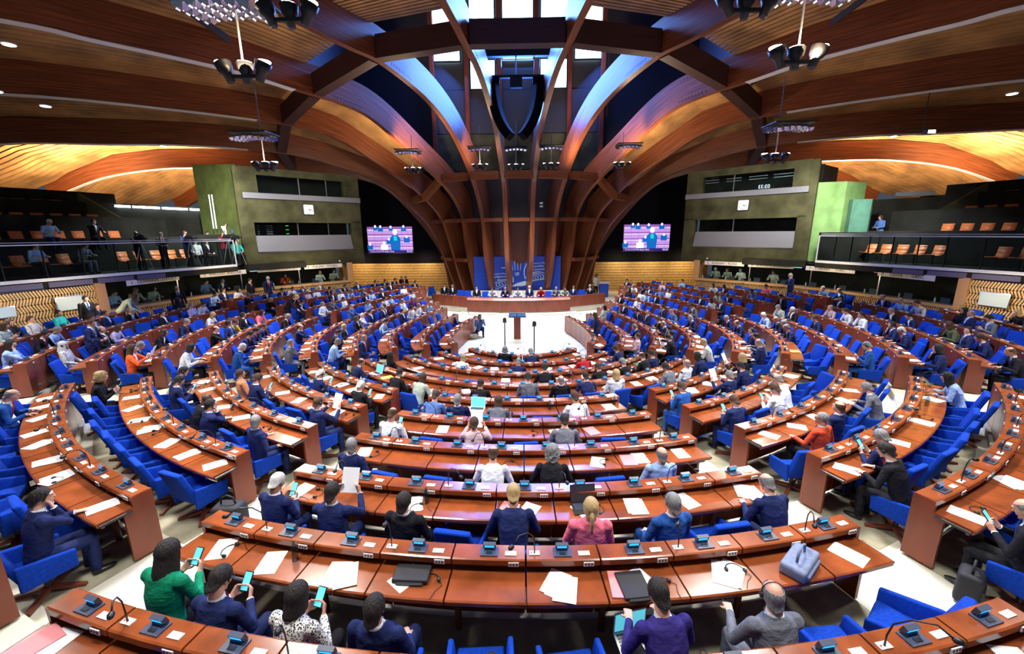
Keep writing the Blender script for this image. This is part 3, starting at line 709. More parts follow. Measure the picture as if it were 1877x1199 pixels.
        mb=MB(); mb.tube([(0,0,0),(0,0,.14),(0,0,.17),(0,0,.2)],[.03,.03,.012,.012],8); o=mb.add('water_bottle',[M_['whitemetal']]); o.location=(c2.x,c2.y,ZS)
        tag(o,f'small pale bottle on the booth sill, {["first","second","third","fourth","fifth","sixth","seventh","eighth","ninth"][k]} from the near end, {side} side','bottle',f'bottles in the {side} booths')
# back wall of short slats, behind the end blocks
for sx in (-1,1):
    side='left' if sx<0 else 'right'
    root=empty('wall_back_'+side,kind='structure',label=f'golden slatted back wall {side} of the timber fan',cat='wall')
    x0,x1=sorted((sx*14.6,sx*5.6)); mb=MB(); mb.box(x0,x1,17.25,17.4,0,2.62); mb.add('wall_base',[M_['gap']],root)
    mb=MB(); nr,nc=11,88
    for r in range(nr):
        for c in range(nc):
            cx=x0+(x1-x0)*(c+.5*(r%2)+.2)/nc; z=.25+(2.55-.25)*r/nr; mb.box(cx-.034,cx+.034,17.17,17.25,z+.02,z+(2.3/nr)-.015)
    o=mb.add('wooden_slats',[M_['lattice']],root); o['kind']='stuff'
    # connecting wall returning from the booths
    a,b=(sx*10.65,9.75),(sx*14.2,17.3); wallpoly('wall_return',[a,b],0,3.2,M_['lattice'],parent=root,thick=.1*sx)
    # black screen wall
    root2=empty('wall_screen_'+side,kind='structure',label=f'black wall that carries the video screen, {side} side',cat='wall')
    mb=MB(); x0,x1=sorted((sx*13.4,sx*3.0)); mb.box(x0,x1,17.0,17.5,2.62,13); mb.add('panel',[M_['blackcloth']],root2)
    # video screen
    xc=-10.2 if sx<0 else 9.6
    t=tag(empty('video_screen',(xc,16.93,4.37)),f'large video screen showing a standing speaker on the {side} black wall','screen')
    mb=MB(); mb.box(-1.80,1.80,-.02,.08,-1.04,1.04); mb.add('frame',[M_['black']],t)
    mb=MB(); y=-.025
    def R(x0,x1,z0,z1,m,dy=0): mb.quad((x0,y-dy,z0),(x1,y-dy,z0),(x1,y-dy,z1),(x0,y-dy,z1),m)
    R(-1.75,1.75,-1,1,0)
    for k,z in enumerate((.75,.28,-.18,-.62)): R(-1.75,1.75,z,z+.05,2,.001); R(-1.75,1.75,z-.30,z,1,.001)
    for x in (-1.2,-.6,.1,.9,1.4): R(x,x+.02,-.8,1,0,.002)
    for x,z,s in ((-1.1,.9,.16),(-.7,.85,.2),(.1,.85,.16),(1.1,.85,.2),(-.1,-.1,.2),(-1.6,-.5,.22),(1.3,.05,.24)): R(x-s,x+s,z-s,z+s*.6,3,.003); mb.poly([(x+math.cos(a)*.09,y-.005,z+s*.8+math.sin(a)*.11) for a in [q*.785 for q in range(8)]],4)
    R(-.75,-.2,-.75,-.35,4,.006); mb.poly([(-.5+math.cos(a)*.12,y-.007,-.22+math.sin(a)*.14) for a in [q*.785 for q in range(8)]],4)
    mb.poly([(.05,y-.008,-.8),(-.02,y-.008,.1),(.18,y-.008,.35),(.62,y-.008,.35),(.82,y-.008,.1),(.75,y-.008,-.8)],3)
    mb.poly([(.28,y-.010,.3),(.52,y-.010,.3),(.56,y-.010,-.05),(.3,y-.010,-.05)],5)
    mb.poly([(.4+math.cos(a)*.17,y-.011,.60+math.sin(a)*.22) for a in [q*.5236 for q in range(12)]],4)
    R(-1.75,1.75,-1,-.78,6,.012)
    mb.add('picture',[M_['purple'],M_['purple2'],M_['scrwhite'],M_['scrblue'],M_['scrwhite'],M_['scrteal'],M_['scrdark']],t)
    Mx=Matrix((Vector((1,0,0)),Vector((0,0,1)),Vector((0,-1,0)))).transposed().to_4x4()
    Mx.translation=Vector((-1.6,-.045,-.89)); text('Ms Petra De SUTTER (Belgium, SOC)',.12,M_['scrwhite'],t,Mx.copy(),.001,'LEFT')
    Mx.translation=Vector((1.68,-.045,-.89)); text('03:33',.19,M_['scrwhite'],t,Mx.copy(),.001,'RIGHT')
# ---------------- control-room walls with clocks ----------------
def q3(sx,s,z,o=0):   # point on the clock wall; s metres from the near corner, o towards the hall
    a=Vector((sx*14.15,5.85));d=(Vector((sx*9.95,10.4))-a).normalized(); n=Vector((-d.y,d.x))*(sx)  # towards hall
    p=a+d*s+n*o; return (p.x,p.y,z)
def clockwall(sx):
    side='left' if sx<0 else 'right'
    root=empty('wall_control_'+side,kind='structure',label=f'olive control room wall with the square clock, {side} side',cat='wall')
    L=6.25
    def slab(s0,s1,z0,z1,o0,o1,m,name,parent=root):
        mb=MB(); mb.hexa([q3(sx,s0,z0,o0),q3(sx,s1,z0,o0),q3(sx,s1,z0,o1),q3(sx,s0,z0,o1),q3(sx,s0,z1,o0),q3(sx,s1,z1,o0),q3(sx,s1,z1,o1),q3(sx,s0,z1,o1)]); return mb.add(name,[m],parent)
    W=M_['olivewall']
    slab(0,L,3.05,3.92,-.3,0,W,'wall_panel'); slab(0,L,5.50,6.72,-.3,0,W,'wall_panel'); slab(0,L,7.88,8.25,-.3,0,W,'wall_panel')
    slab(0,.35,3.9,5.6,-.3,0,W,'wall_panel'); slab(5.6,L,3.9,5.6,-.3,0,W,'wall_panel'); slab(0,.75,6.7,7.9,-.3,-.02,W,'wall_panel'); slab(5.3,L,6.7,7.9,-.3,0,W,'wall_panel')
    slab(0,L,6.70,6.98,-.3,.10,M_['greypanel'],'ledge')
    slab(0,L,3.0,8.2,-2.2,-2.1,M_['sidewall'],'back_panel')
    # sloping grey panel under the lower window
    mb=MB(); mb.hexa([q3(sx,.35,3.98,.10),q3(sx,5.55,3.98,.10),q3(sx,5.55,3.90,0),q3(sx,.35,3.90,0),q3(sx,.35,4.82,-.12),q3(sx,5.55,4.82,-.12),q3(sx,5.55,4.82,-.3),q3(sx,.35,4.82,-.3)]); mb.add('sloping_panel',[M_['greypanel']],root)
    for nm,s0,s1,z0,z1,cuts in (('window_lower_'+side,.35,5.6,4.82,5.5,(2.2,3.9) if sx<0 else (3.1,)),('window_upper_'+side,.75,5.3,6.98,7.88,(2.1,3.6) if sx<0 else (2.9,))):
        wroot=empty(nm,kind='structure',label=f'dark glazed {"lower" if "lower" in nm else "upper"} control room window, {side} side',cat='window')
        mb=MB(); mb.quad(q3(sx,s0,z0,-.2),q3(sx,s1,z0,-.2),q3(sx,s1,z1,-.2),q3(sx,s0,z1,-.2)); mb.add('pane',[M_['glass']],wroot)
        for c in (s0+.02,)+tuple(s0+q for q in cuts): 
            mb=MB(); mb.hexa([q3(sx,c-.02,z0,-.22),q3(sx,c+.02,z0,-.22),q3(sx,c+.02,z0,-.16),q3(sx,c-.02,z0,-.16),q3(sx,c-.02,z1,-.22),q3(sx,c+.02,z1,-.22),q3(sx,c+.02,z1,-.16),q3(sx,c-.02,z1,-.16)]); mb.add('mullion',[M_['metal']],wroot)
    if sx<0:   # lit equipment racks
        for r in range(5):
            for c,m,w in ((.3,'whitemetal',.10),(.75,'whitemetal',.3),(1.75,'green',.14)):
                if m=='green' and r%2: continue
                mb=MB(); z=4.9+r*.11; mb.hexa([q3(sx,.4+c,z,-.9),q3(sx,.4+c+w,z,-.9),q3(sx,.4+c+w,z,-.85),q3(sx,.4+c,z,-.85),q3(sx,.4+c,z+.02,-.9),q3(sx,.4+c+w,z+.02,-.9),q3(sx,.4+c+w,z+.02,-.85),q3(sx,.4+c,z+.02,-.85)]); mb.add('rack_light',[M_['green'] if m=='green' else M_['whitemetal']],root)
    else:
        for s,w in ((.9,.9),(2.1,.9),(3.4,.8),(4.6,.8)):
            mb=MB(); 
            for z in (7.58,7.72): mb.hexa([q3(sx,s,z,-.5),q3(sx,s+w,z,-.5),q3(sx,s+w,z,-.48),q3(sx,s,z,-.48),q3(sx,s,z+.015,-.5),q3(sx,s+w,z+.015,-.5),q3(sx,s+w,z+.015,-.48),q3(sx,s,z+.015,-.48)])
            mb.add('rack_light',[M_['whitemetal']],root)
        dd=Vector(q3(sx,1,0))-Vector(q3(sx,0,0)); n=Vector(q3(sx,0,0,1))-Vector(q3(sx,0,0,0)); n.normalize()
        M=facing(q3(sx,2.2,7.15,-.45),n); M=M@Matrix.Diagonal((-1,1,1,1)); text('03:33',.26,M_['scrwhite'],root,M)
    # corner pillar and panel behind
    mb=MB(); mb.hexa([q3(sx,-.30,3.0,-.2),q3(sx,0,3.0,-.2),q3(sx,0,3.0,.03),q3(sx,-.30,3.0,.03),q3(sx,-.30,8.2,-.2),q3(sx,0,8.2,-.2),q3(sx,0,8.2,.03),q3(sx,-.3,8.2,.03)]); mb.add('corner_pillar',[M_['olivewall']],root)
    # clock
    s=3.15 if sx<0 else 2.95
    n=Vector(q3(sx,0,0,1))-Vector(q3(sx,0,0,0)); n.normalize(); M=facing(q3(sx,s,6.22,.03),n)
    t=tag(empty('wall_clock',M.translation),f'white square wall clock on the {side} olive wall','clock'); Rm=M.copy(); Rm.translation=Vector()
    me=rbox('case',-.29,.29,-.29,.29,-.02,.04,.05,[M_['black']]); o=link('case',me,t); o.matrix_local=Rm
    me=rbox('dial',-.26,.26,-.26,.26,.03,.048,.04,[M_['scrwhite'] if 0 else mat('clock_dial',(.75,.8,.85),.5)]); o=link('dial',me,t); o.matrix_local=Rm
    mb=MB()
    for k in range(12):
        a=k*math.pi/6; mb.box(-.008,.008,.17,.22,.05,.056,M=Rm@Matrix.Rotation(a,4,'Z'))
    mb.add('hour_mark',[M_['black']],t)
    for a,l,w in ((-math.radians(92),.19,.016),(-math.radians(118),.13,.022)):
        mb=MB(); mb.box(-w/2,w/2,-.03,l,.058,.064,M=Rm@Matrix.Rotation(a,4,'Z')); mb.add('clock_hand',[M_['black']],t)
clockwall(-1); clockwall(1)
# walls beside the control rooms, facing the galleries
mb=MB(); mb.hexa([(-14.35,5.75,3.4),(-14.3,5.9,3.4),(-17.3,7.2,3.4),(-17.35,7.0,3.4),(-14.35,5.75,8.3),(-14.3,5.9,8.3),(-17.3,7.2,8.5),(-17.35,7.0,8.5)])
tag(mb.add('wall_gallery_left',[M_['greenolive']]),'olive green wall at the end of the press gallery','wall',None,'structure')
mb=MB(); mb.box(-16.9,-14.6,5.2,5.5,3.4,4.9); tag(mb.add('trim_gallery_left',[M_['sidewall']]),'low dark partition at the end of the left gallery','partition',None,'structure')
mb=MB(); mb.tube([(-16.0,6.2,5.2),(-15.9,6.1,6.9)],.03,8); mb.tube([(-16.15,6.2,5.2),(-16.05,6.1,6.9)],.03,8)
tag(mb.add('flag_poles',[M_['whitemetal']]),'pair of thin pale poles beside the olive wall','pole')
def gbox(name,pts,z0,z1,m,label):
    mb=MB(); mb.hexa([(*p,z0) for p in pts]+[(*p,z1) for p in pts]); tag(mb.add(name,[m]),label,'wall',None,'structure')
gbox('wall_green_block',[(14.55,6.0),(15.75,5.6),(17.0,6.0),(15.4,7.4)],3.3,7.15,M_['greenwall'],'bright green projection box wall at the end of the right gallery')
gbox('wall_teal_block',[(15.9,5.25),(16.85,5.3),(17.4,5.9),(16.2,6.1)],3.3,6.3,M_['tealwall'],'teal green low box wall beside the bright green block')
gbox('trim_gallery_right',[(14.4,4.9),(16.9,4.6),(16.9,4.75),(14.4,5.05)],3.3,4.75,M_['sidewall'],'low dark partition at the end of the right gallery')
gbox('wall_gallery_right',[(14.3,6.3),(17.5,8.8),(17.4,9.0),(14.2,6.5)],3.4,8.2,M_['sidewall'],'dark wall behind the green blocks')
# ---------------- galleries ----------------
def ORDS(n):
    T=['','twenty','thirty','forty']; U=['','first','second','third','fourth','fifth','sixth','seventh','eighth','ninth','tenth','eleventh','twelfth','thirteenth','fourteenth','fifteenth','sixteenth','seventeenth','eighteenth','nineteenth','twentieth']
    return U[n] if n<=20 else 'twenty '+U[n-20]

GP=[(17.9,-9),(17.75,-5.5),(17.0,-2.6),(15.95,.3),(14.95,2.6),(14.25,4.55)]
def goff(sx,u,ext=0):
    out=[]
    for k,(x,y) in enumerate(GP):
        a=GP[max(k-1,0)];b=GP[min(k+1,len(GP)-1)]; tx,ty=b[0]-a[0],b[1]-a[1];L=math.hypot(tx,ty); nx,ny=-ty/L*-1,tx/L*-1
        nx,ny=ty/L,-tx/L
        out.append((sx*(x+nx*u),y+ny*u))
    return out
for sx in (-1,1):
    side='left' if sx<0 else 'right'
    root=empty('gallery_'+side,kind='structure',label=f'{side} public gallery of dark tiers above the slatted wall',cat='gallery')
    def tier(u0,u1,z0,z1,m,name):
        A=goff(sx,u0);B=goff(sx,u1); mb=MB()
        for k in range(len(A)-1):
            q=[A[k],A[k+1],B[k+1],B[k]]; mb.hexa([(*p,z0) for p in q]+[(*p,z1) for p in q])
        return mb.add(name,[m],root)
    tier(-.25,4,3.12,3.38,M_['sidewall'],'slab'); tier(-.28,-.22,3.36,3.42,M_['whitemetal'],'edge_strip')
    tier(2.75,2.85,3.4,4.80,M_['sidewall'],'tier_wall'); tier(2.85,4.6,4.2,4.3,M_['sidewall'],'tier_floor')
    tier(4.6,4.7,4.2,5.75,M_['sidewall'],'tier_wall'); tier(4.7,6.5,5.0,5.1,M_['sidewall'],'tier_floor')
    tier(6.5,6.6,5.0,6.5,M_['sidewall'],'tier_wall'); tier(6.6,8.5,5.7,5.8,M_['sidewall'],'tier_floor'); tier(8.5,8.7,5.7,7.1,M_['sidewall'],'tier_wall')
    # purple grey acoustic grilles along the near fascia
    A=goff(sx,-.27)
    for k in range(8):
        f0=.02+.088*k; 
        def pt(f):
            f*=len(A)-1; i=int(f); i=min(i,len(A)-2); r=f-i; return Vector((A[i][0]+(A[i+1][0]-A[i][0])*r,A[i][1]+(A[i+1][1]-A[i][1])*r))
        a=pt(f0);b=pt(f0+.078); mb=MB(); mb.hexa([(a.x,a.y,3.14),(b.x,b.y,3.14),(b.x+.04*sx,b.y,3.14),(a.x+.04*sx,a.y,3.14),(a.x,a.y,3.32),(b.x,b.y,3.32),(b.x+.04*sx,b.y,3.32),(a.x+.04*sx,a.y,3.32)])
        mb.add('ceiling_grille',[M_['grille']],root)
    # continuing fascia in front of the control room wall
    mb=MB(); mb.hexa([q3(sx,-.4,3.05,.0),q3(sx,2.6,3.05,.0),q3(sx,2.6,3.05,.30),q3(sx,-.4,3.05,.55),q3(sx,-.4,3.36,0),q3(sx,2.6,3.36,.0),q3(sx,2.6,3.36,.30),q3(sx,-.4,3.36,.55)]); mb.add('fascia',[M_['sidewall']],root)
    # glass balustrade
    br=tag(empty('glass_balustrade'),f'glass balustrade with slim steel rail along the {side} gallery','balustrade')
    A=goff(sx,-.22); mb=MB()
    for k in range(len(A)-1): mb.bar((*A[k],4.60),(*A[k+1],4.60),.035,.035); mb.bar((*A[k],3.44),(*A[k+1],3.44),.03,.05)
    mb.bar((*A[-1],3.42),(*A[-1],4.6),.04,.04)
    for k in range(len(A)-1): mb.bar((A[k][0]+sx*.08,A[k][1],4.68),(A[k+1][0]+sx*.08,A[k+1][1],4.68),.02,.02)
    mb.add('handrail',[M_['whitemetal']],br)
    for k in range(len(A)-1):
        for q in range(3):
            a=[Vector(A[k]).lerp(Vector(A[k+1]),(q+e)/3) for e in (.01,.99)]
            mb=MB(); mb.hexa([(a[0].x,a[0].y,3.46),(a[1].x,a[1].y,3.46),(a[1].x+.015*sx,a[1].y,3.46),(a[0].x+.015*sx,a[0].y,3.46),(a[0].x,a[0].y,4.58),(a[1].x,a[1].y,4.58),(a[1].x+.015*sx,a[1].y,4.58),(a[0].x+.015*sx,a[0].y,4.58)]); mb.add('glass_panel',[M_['railglass']],br)
            mb=MB(); mb.bar((a[0].x+.1*sx,a[0].y,3.42),(a[0].x+.1*sx,a[0].y,4.6),.035,.035); mb.add('baluster',[M_['black']],br)
    # stair flank and corridor wall closing the tiers
    cr=empty('wall_corridor_'+side,kind='structure',label=f'dark corridor wall behind the end of the {side} gallery',cat='wall')
    mb=MB(); mb.hexa([(sx*22.6,4.6,3.3),(sx*16.9,8.6,3.3),(sx*17.0,8.8,3.3),(sx*22.7,4.8,3.3),(sx*22.6,4.6,6.5),(sx*16.9,8.6,6.35),(sx*17.0,8.8,6.35),(sx*22.7,4.8,6.5)]); mb.add('wall_panel',[M_['sidewall']],cr)
    B=goff(sx,2.8);C2=goff(sx,8.6); e=B[-1]; g=C2[-1]
    mb=MB(); a=(sx*18.9,5.4);b=(sx*21.4,4.6)
    mb.hexa([(a[0],a[1],3.4),(b[0],b[1],3.4),(b[0],b[1]+.15,3.4),(a[0],a[1]+.15,3.4),(a[0],a[1],4.9),(b[0],b[1],6.9),(b[0],b[1]+.15,6.9),(a[0],a[1]+.15,4.9)]); mb.add('stair_flank',[M_['olivewall']],cr)
    # orange shell seats
    def shell_seat():
        mb=MB()
        prof=[(.24,.44),(.18,.40),(.0,.40),(-.16,.43),(-.22,.55),(-.25,.72),(-.27,.80)]
        for k in range(len(prof)-1):
            (y0,z0),(y1,z1)=prof[k],prof[k+1]; w0=.22 if k<4 else .23; 
            mb.hexa([(-w0,y0,z0-.02),(w0,y0,z0-.02),(w0,y1,z1-.02),(-w0,y1,z1-.02),(-w0,y0,z0),(w0,y0,z0),(w0,y1+.02,z1),(-w0,y1+.02,z1)])
        return mb.mesh('shell',[M_['orangeseat']],True)
    if sx<0: SHELL=shell_seat(); LEGM=MB(); LEGM.tube([(0,0,0),(0,0,.40)],.025,6); LEGM=LEGM.mesh('seat_post',[M_['black']])
    rows=((1.9,3.40,'front'),(3.9,4.3,'second'),(5.8,5.1,'third'),(7.7,5.8,'top'))
    for u,z,nm in rows:
        A=goff(sx,u); tot=0; segs=[]
        for k in range(1,len(A)-1): segs.append((tot,Vector(A[k]),Vector(A[k+1]))); tot+=(Vector(A[k+1])-Vector(A[k])).length
        n=int(tot/.62); 
        for j in range(n):
            if nm!='front' and j>n-4: continue
            if nm=='front' and j in (n-6,n-7): continue
            s=(j+.5)*.62
            for t0,a,b in segs:
                if s<=t0+(b-a).length: break
            d=(b-a).normalized(); p=a+d*(s-t0); inward=Vector((-p.x,-p.y))
            o=tag(empty('shell_seat',(p.x,p.y,z),math.atan2(inward.y,inward.x)-math.pi/2),f'orange shell seat, {ORDS(j+1)} from the rear in the {nm} row, {side} gallery','seat',f'orange shell seats of the {side} gallery')
            link('shell',SHELL,o)
            if nm=='front': link('seat_post',LEGM,o)
# fluorescent tubes over the press corridor
t=tag(empty('fluorescent_light',(0,0,0)),'row of bright fluorescent tubes above the press gallery corridor','light')
for k in range(4):
    a=Vector((-21.2,5.45,6.38)).lerp(Vector((-17.3,8.1,6.22)),k/4+.01);b=Vector((-21.2,5.45,6.38)).lerp(Vector((-17.3,8.1,6.22)),k/4+.24)
    mb=MB(); mb.bar(a,b,.09,.10); mb.add('tube',[M_['tube']],t)
gbox('trim_light_box_right',[(19.0,6.6),(20.3,5.9),(20.4,6.1),(19.1,6.8)],6.5,6.7,M_['greypanel'],'pale box on top of the right corridor wall')
# ---------------- timber ribs, ring beams, slatted bays ----------------
HX,HY=-.15,18.0; AZ=14.0
PROF={1:[(5.3,.4),(5.9,1.6),(6.5,3.05),(6.8,4.6),(7.0,6.0),(7.5,7.85),(8.6,9.05),(10,10.35),(12.2,11.25),(14.2,11.75),(16.3,11.85),(18.5,11.95),(24,11.9),(31,11.2)],
2:[(5.2,.4),(5.8,1.8),(6.3,3.6),(6.6,5.75),(7.7,7.85),(9.8,9.95),(12.2,11.15),(15.6,11.75),(18.2,11.65),(24,11.5),(31,10.8)],
3:[(5.3,.4),(5.8,1.9),(6.3,4.0),(6.6,5.85),(7.8,7.45),(10.7,9.25),(13,10.55),(14.7,10.95),(17.1,11.05),(19.4,11.15),(21.9,11.05),(23.5,10.95),(25.4,10.85),(31,10.0)],
4:[(5.3,.4),(5.9,2.2),(6.5,4.3),(7.1,5.85),(8.4,7.2),(9.8,8.15),(11.7,9.15),(13.5,10.05),(15.8,10.45),(20.4,10.45),(25.9,10.15),(31,9.2)],
5:[(5.4,.4),(6.0,2.3),(6.8,4.4),(7.8,5.95),(10.2,8.0),(13,9.05),(16.1,9.65),(20.6,9.75),(24.1,9.55),(28.2,9.25),(32,8.2)],
6:[(5.7,.4),(6.1,2.85),(7.0,4.6),(8,5.95),(9.3,7.4),(10.7,8.35),(13.2,8.95),(17,9.2),(21.8,9.25),(24.4,9.1),(27.5,8.5),(30.4,7.3)],
7:[(12,8.6),(14,8.9),(18,9.0),(22,8.7),(25,7.9),(27.5,6.8)]}
def az(k,sx): return sx*math.radians((k-.5)*AZ)
def rp(k,sx,rho,z,w=0):
    a=az(k,sx); return (HX+math.sin(a)*rho+math.cos(a)*w, HY-math.cos(a)*rho+math.sin(a)*w, z)
def smooth_prof(P,n=5):
    out=[]
    for i in range(len(P)-1):
        p0=P[max(i-1,0)];p1=P[i];p2=P[i+1];p3=P[min(i+2,len(P)-1)]
        for j in range(n):
            t=j/n; out.append(tuple(.5*((2*p1[c])+(-p0[c]+p2[c])*t+(2*p0[c]-5*p1[c]+4*p2[c]-p3[c])*t*t+(-p0[c]+3*p1[c]-3*p2[c]+p3[c])*t**3) for c in (0,1)))
    out.append(P[-1]); return out
SP={k:smooth_prof(v) for k,v in PROF.items()}
def prof_z(k,rho):
    P=SP[k]
    for a,b in zip(P[:-1],P[1:]):
        if a[0]<=rho<=b[0] and b[0]>a[0] and a[1]>5: return a[1]+(b[1]-a[1])*(rho-a[0])/(b[0]-a[0])
    return P[-1][1] if rho>P[-1][0] else P[0][1]
ORD=['','first','second','third','fourth','fifth','sixth','seventh','eighth','ninth','tenth','eleventh','twelfth','thirteenth','fourteenth','fifteenth','sixteenth']
def rib_depth(rho,z): return 1.0 if z<6 else 1.25
for sx in (-1,1):
    side='left' if sx<0 else 'right'
    for k in SP:
        P=SP[k]; lo=[];up=[];L=[0]
        for i,(r,z) in enumerate(P):
            a=P[max(i-1,0)];b=P[min(i+1,len(P)-1)]; d=Vector((b[0]-a[0],b[1]-a[1])).normalized(); n=Vector((-d.y,d.x)); dd=rib_depth(r,z)
            lo.append((r,z)); up.append((r+n.x*dd,z+n.y*dd))
            if i: L.append(L[-1]+math.hypot(r-P[i-1][0],z-P[i-1][1]))
        hw=.14; mb=MB(); off=k*3.7+sx
        for i in range(len(P)-1):
            A=[rp(k,sx,*lo[i],-hw),rp(k,sx,*lo[i+1],-hw),rp(k,sx,*lo[i+1],hw),rp(k,sx,*lo[i],hw)]
            B=[rp(k,sx,*up[i],-hw),rp(k,sx,*up[i+1],-hw),rp(k,sx,*up[i+1],hw),rp(k,sx,*up[i],hw)]
            u0,u1=L[i]+off,L[i+1]+off
            mb.quad(A[0],A[1],A[2],A[3],0,[(u0,0),(u1,0),(u1,.25),(u0,.25)])
            mb.quad(B[3],B[2],B[1],B[0],0,[(u0,0),(u1,0),(u1,.25),(u0,.25)])
            mb.quad(A[1],A[0],B[0],B[1],0,[(u1,0),(u0,0),(u0,1),(u1,1)])
            mb.quad(A[3],A[2],B[2],B[3],0,[(u0,0),(u1,0),(u1,1),(u0,1)])
        t=tag(empty('timber_rib',rp(k,sx,P[0][0],P[0][1])),f'curved laminated timber rib, {ORD[k]} from the centre on the {side}','beam','timber ribs fanning over the chamber')
        me=mb.mesh('beam',[M_['glulam']],uv=True); o=link('beam',me,t); o.location=-Vector(rp(k,sx,P[0][0],P[0][1]))
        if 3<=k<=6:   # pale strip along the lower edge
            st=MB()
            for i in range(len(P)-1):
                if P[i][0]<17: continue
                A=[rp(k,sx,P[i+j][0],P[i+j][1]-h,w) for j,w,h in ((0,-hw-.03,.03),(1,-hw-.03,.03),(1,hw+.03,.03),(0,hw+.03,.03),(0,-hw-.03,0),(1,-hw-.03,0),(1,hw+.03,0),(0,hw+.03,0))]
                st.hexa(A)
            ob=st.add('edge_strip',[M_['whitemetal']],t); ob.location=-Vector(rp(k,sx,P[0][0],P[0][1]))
        # bolted splice joints
        if k<=5:
            for rho in ((9.6,14.6) if k<4 else (11.5,15.0)):
                z=prof_z(k,rho); mb=MB()
                for c in range(9):
                    for r in (0,1):
                        for zz in (.14,1.05):
                            rr=rho-.7+c*.17; zb=prof_z(k,rr)+zz+r*.07
                            for w in (-hw-.012,hw):
                                p0=rp(k,sx,rr,zb,w); p1=rp(k,sx,rr,zb,w+.012); mb.tube([p0,p1],.018,6)
                ob=mb.add('bolts',[M_['black']],t); ob.location=-Vector(rp(k,sx,P[0][0],P[0][1])); ob['kind']='stuff'
def beam_between(k1,s1,k2,s2,rho,zoff,h,w,name,label,grp,m=None,z1=None,z2=None):
    za=(prof_z(k1,rho) if z1 is None else z1)+zoff; zb=(prof_z(k2,rho) if z2 is None else z2)+zoff
    a=Vector(rp(k1,s1,rho,za));b=Vector(rp(k2,s2,rho,zb)); d=(b-a).normalized(); a+=d*.155;b-=d*.155
    rad=Vector(((a.x+b.x)/2-HX,(a.y+b.y)/2-HY,0)).normalized()*w/2
    mb=MB(); L=(b-a).length
    q=[a-rad,b-rad,b+rad,a+rad]; up=Vector((0,0,h)); Q=q+[p+up for p in q]
    for f in ((3,2,1,0),(4,5,6,7),(0,1,5,4),(1,2,6,5),(2,3,7,6),(3,0,4,7)):
        mb.quad(*[Q[i] for i in f],0,[(0,0),(L,0),(L,h),(0,h)])
    tag(mb.add(name,[m or M_['glulam']],uv=True),label,'beam',grp)
pairs=[((1,-1),(1,1))]+[((k,sx),(k+1,sx)) for sx in (-1,1) for k in range(1,6)]
def pn(p):
    (k1,s1),(k2,s2)=p; return 'between the two central ribs' if k1==k2 else f'between ribs {ORD[k1]} and {ORD[k2]} on the {"left" if s1<0 else "right"}'
for p in pairs:
    (k1,s1),(k2,s2)=p
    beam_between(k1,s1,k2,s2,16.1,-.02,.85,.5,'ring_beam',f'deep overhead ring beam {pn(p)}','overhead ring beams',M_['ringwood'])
    beam_between(k1,s1,k2,s2,8.35,-.05,.42,.42,'ring_beam',f'middle ring beam {pn(p)}','middle ring beams',z1=8.0 if k1<4 else 7.0,z2=8.0 if k2<4 else 6.9)
    beam_between(k1,s1,k2,s2,6.75 if k1<4 else 7.0,0,.22,.45,'ring_beam',f'lower ring beam {pn(p)}','lower ring beams',z1=5.55,z2=5.55)
    if k1>2 : beam_between(k1,s1,k2,s2,6.1,0,.22,.4,'ring_beam',f'lowest ring beam {pn(p)}','lowest ring beams',z1=2.9,z2=2.9)
# ceiling: boards behind thin slats in every bay
cl=empty('ceiling',kind='structure',label='slatted timber ceiling between the ribs',cat='ceiling')
def bay(k1,s1,k2,s2,r0,r1,circ=False,drop=False):
    rs=[r0+(r1-r0)*i/9 for i in range(10)]
    if drop: rs=[r0+(r1-r0)*i/8 for i in range(9)]
    if drop: rs=rs[:9]+[r1+.8,r1+1.8,r1+2.9,r1+4.0]
    def P(r,f,dz): 
        za,zb=prof_z(k1,r)+1.18+dz,prof_z(k2,r)+1.18+dz
        if drop and r>r1-3: q=(r-r1+3); za-=.030*q*q; zb-=.030*q*q
        a=Vector(rp(k1,s1,r,za));b=Vector(rp(k2,s2,r,zb)); return a.lerp(b,f)
    mb=MB()
    for i in range(len(rs)-1): mb.quad(P(rs[i],0,.12),P(rs[i+1],0,.12),P(rs[i+1],1,.12),P(rs[i],1,.12))
    mb.add('ceiling_board',[M_['gap']],cl)
    mb=MB()
    if circ:
        n=int((r1-r0)/.2)
        for j in range(n):
            r=r0+(r1-r0)*j/n; mb=MB(); mb.hexa([P(r,.03,0),P(r+.12,.03,0),P(r+.12,.97,0),P(r,.97,0),P(r,.03,.07),P(r+.12,.03,.07),P(r+.12,.97,.07),P(r,.97,.07)]); mb.add('ceiling_slat',[M_['slatwood']],cl)
    else:
        n=16
        for j in range(n):
            f0=.02+.96*j/n; f1=f0+.70/n; mb=MB()
            for i in range(len(rs)-1): mb.hexa([P(rs[i],f0,0),P(rs[i+1],f0,0),P(rs[i+1],f1,0),P(rs[i],f1,0),P(rs[i],f0,.07),P(rs[i+1],f0,.07),P(rs[i+1],f1,.07),P(rs[i],f1,.07)])
            mb.add('ceiling_slat',[M_['slatwood']],cl)
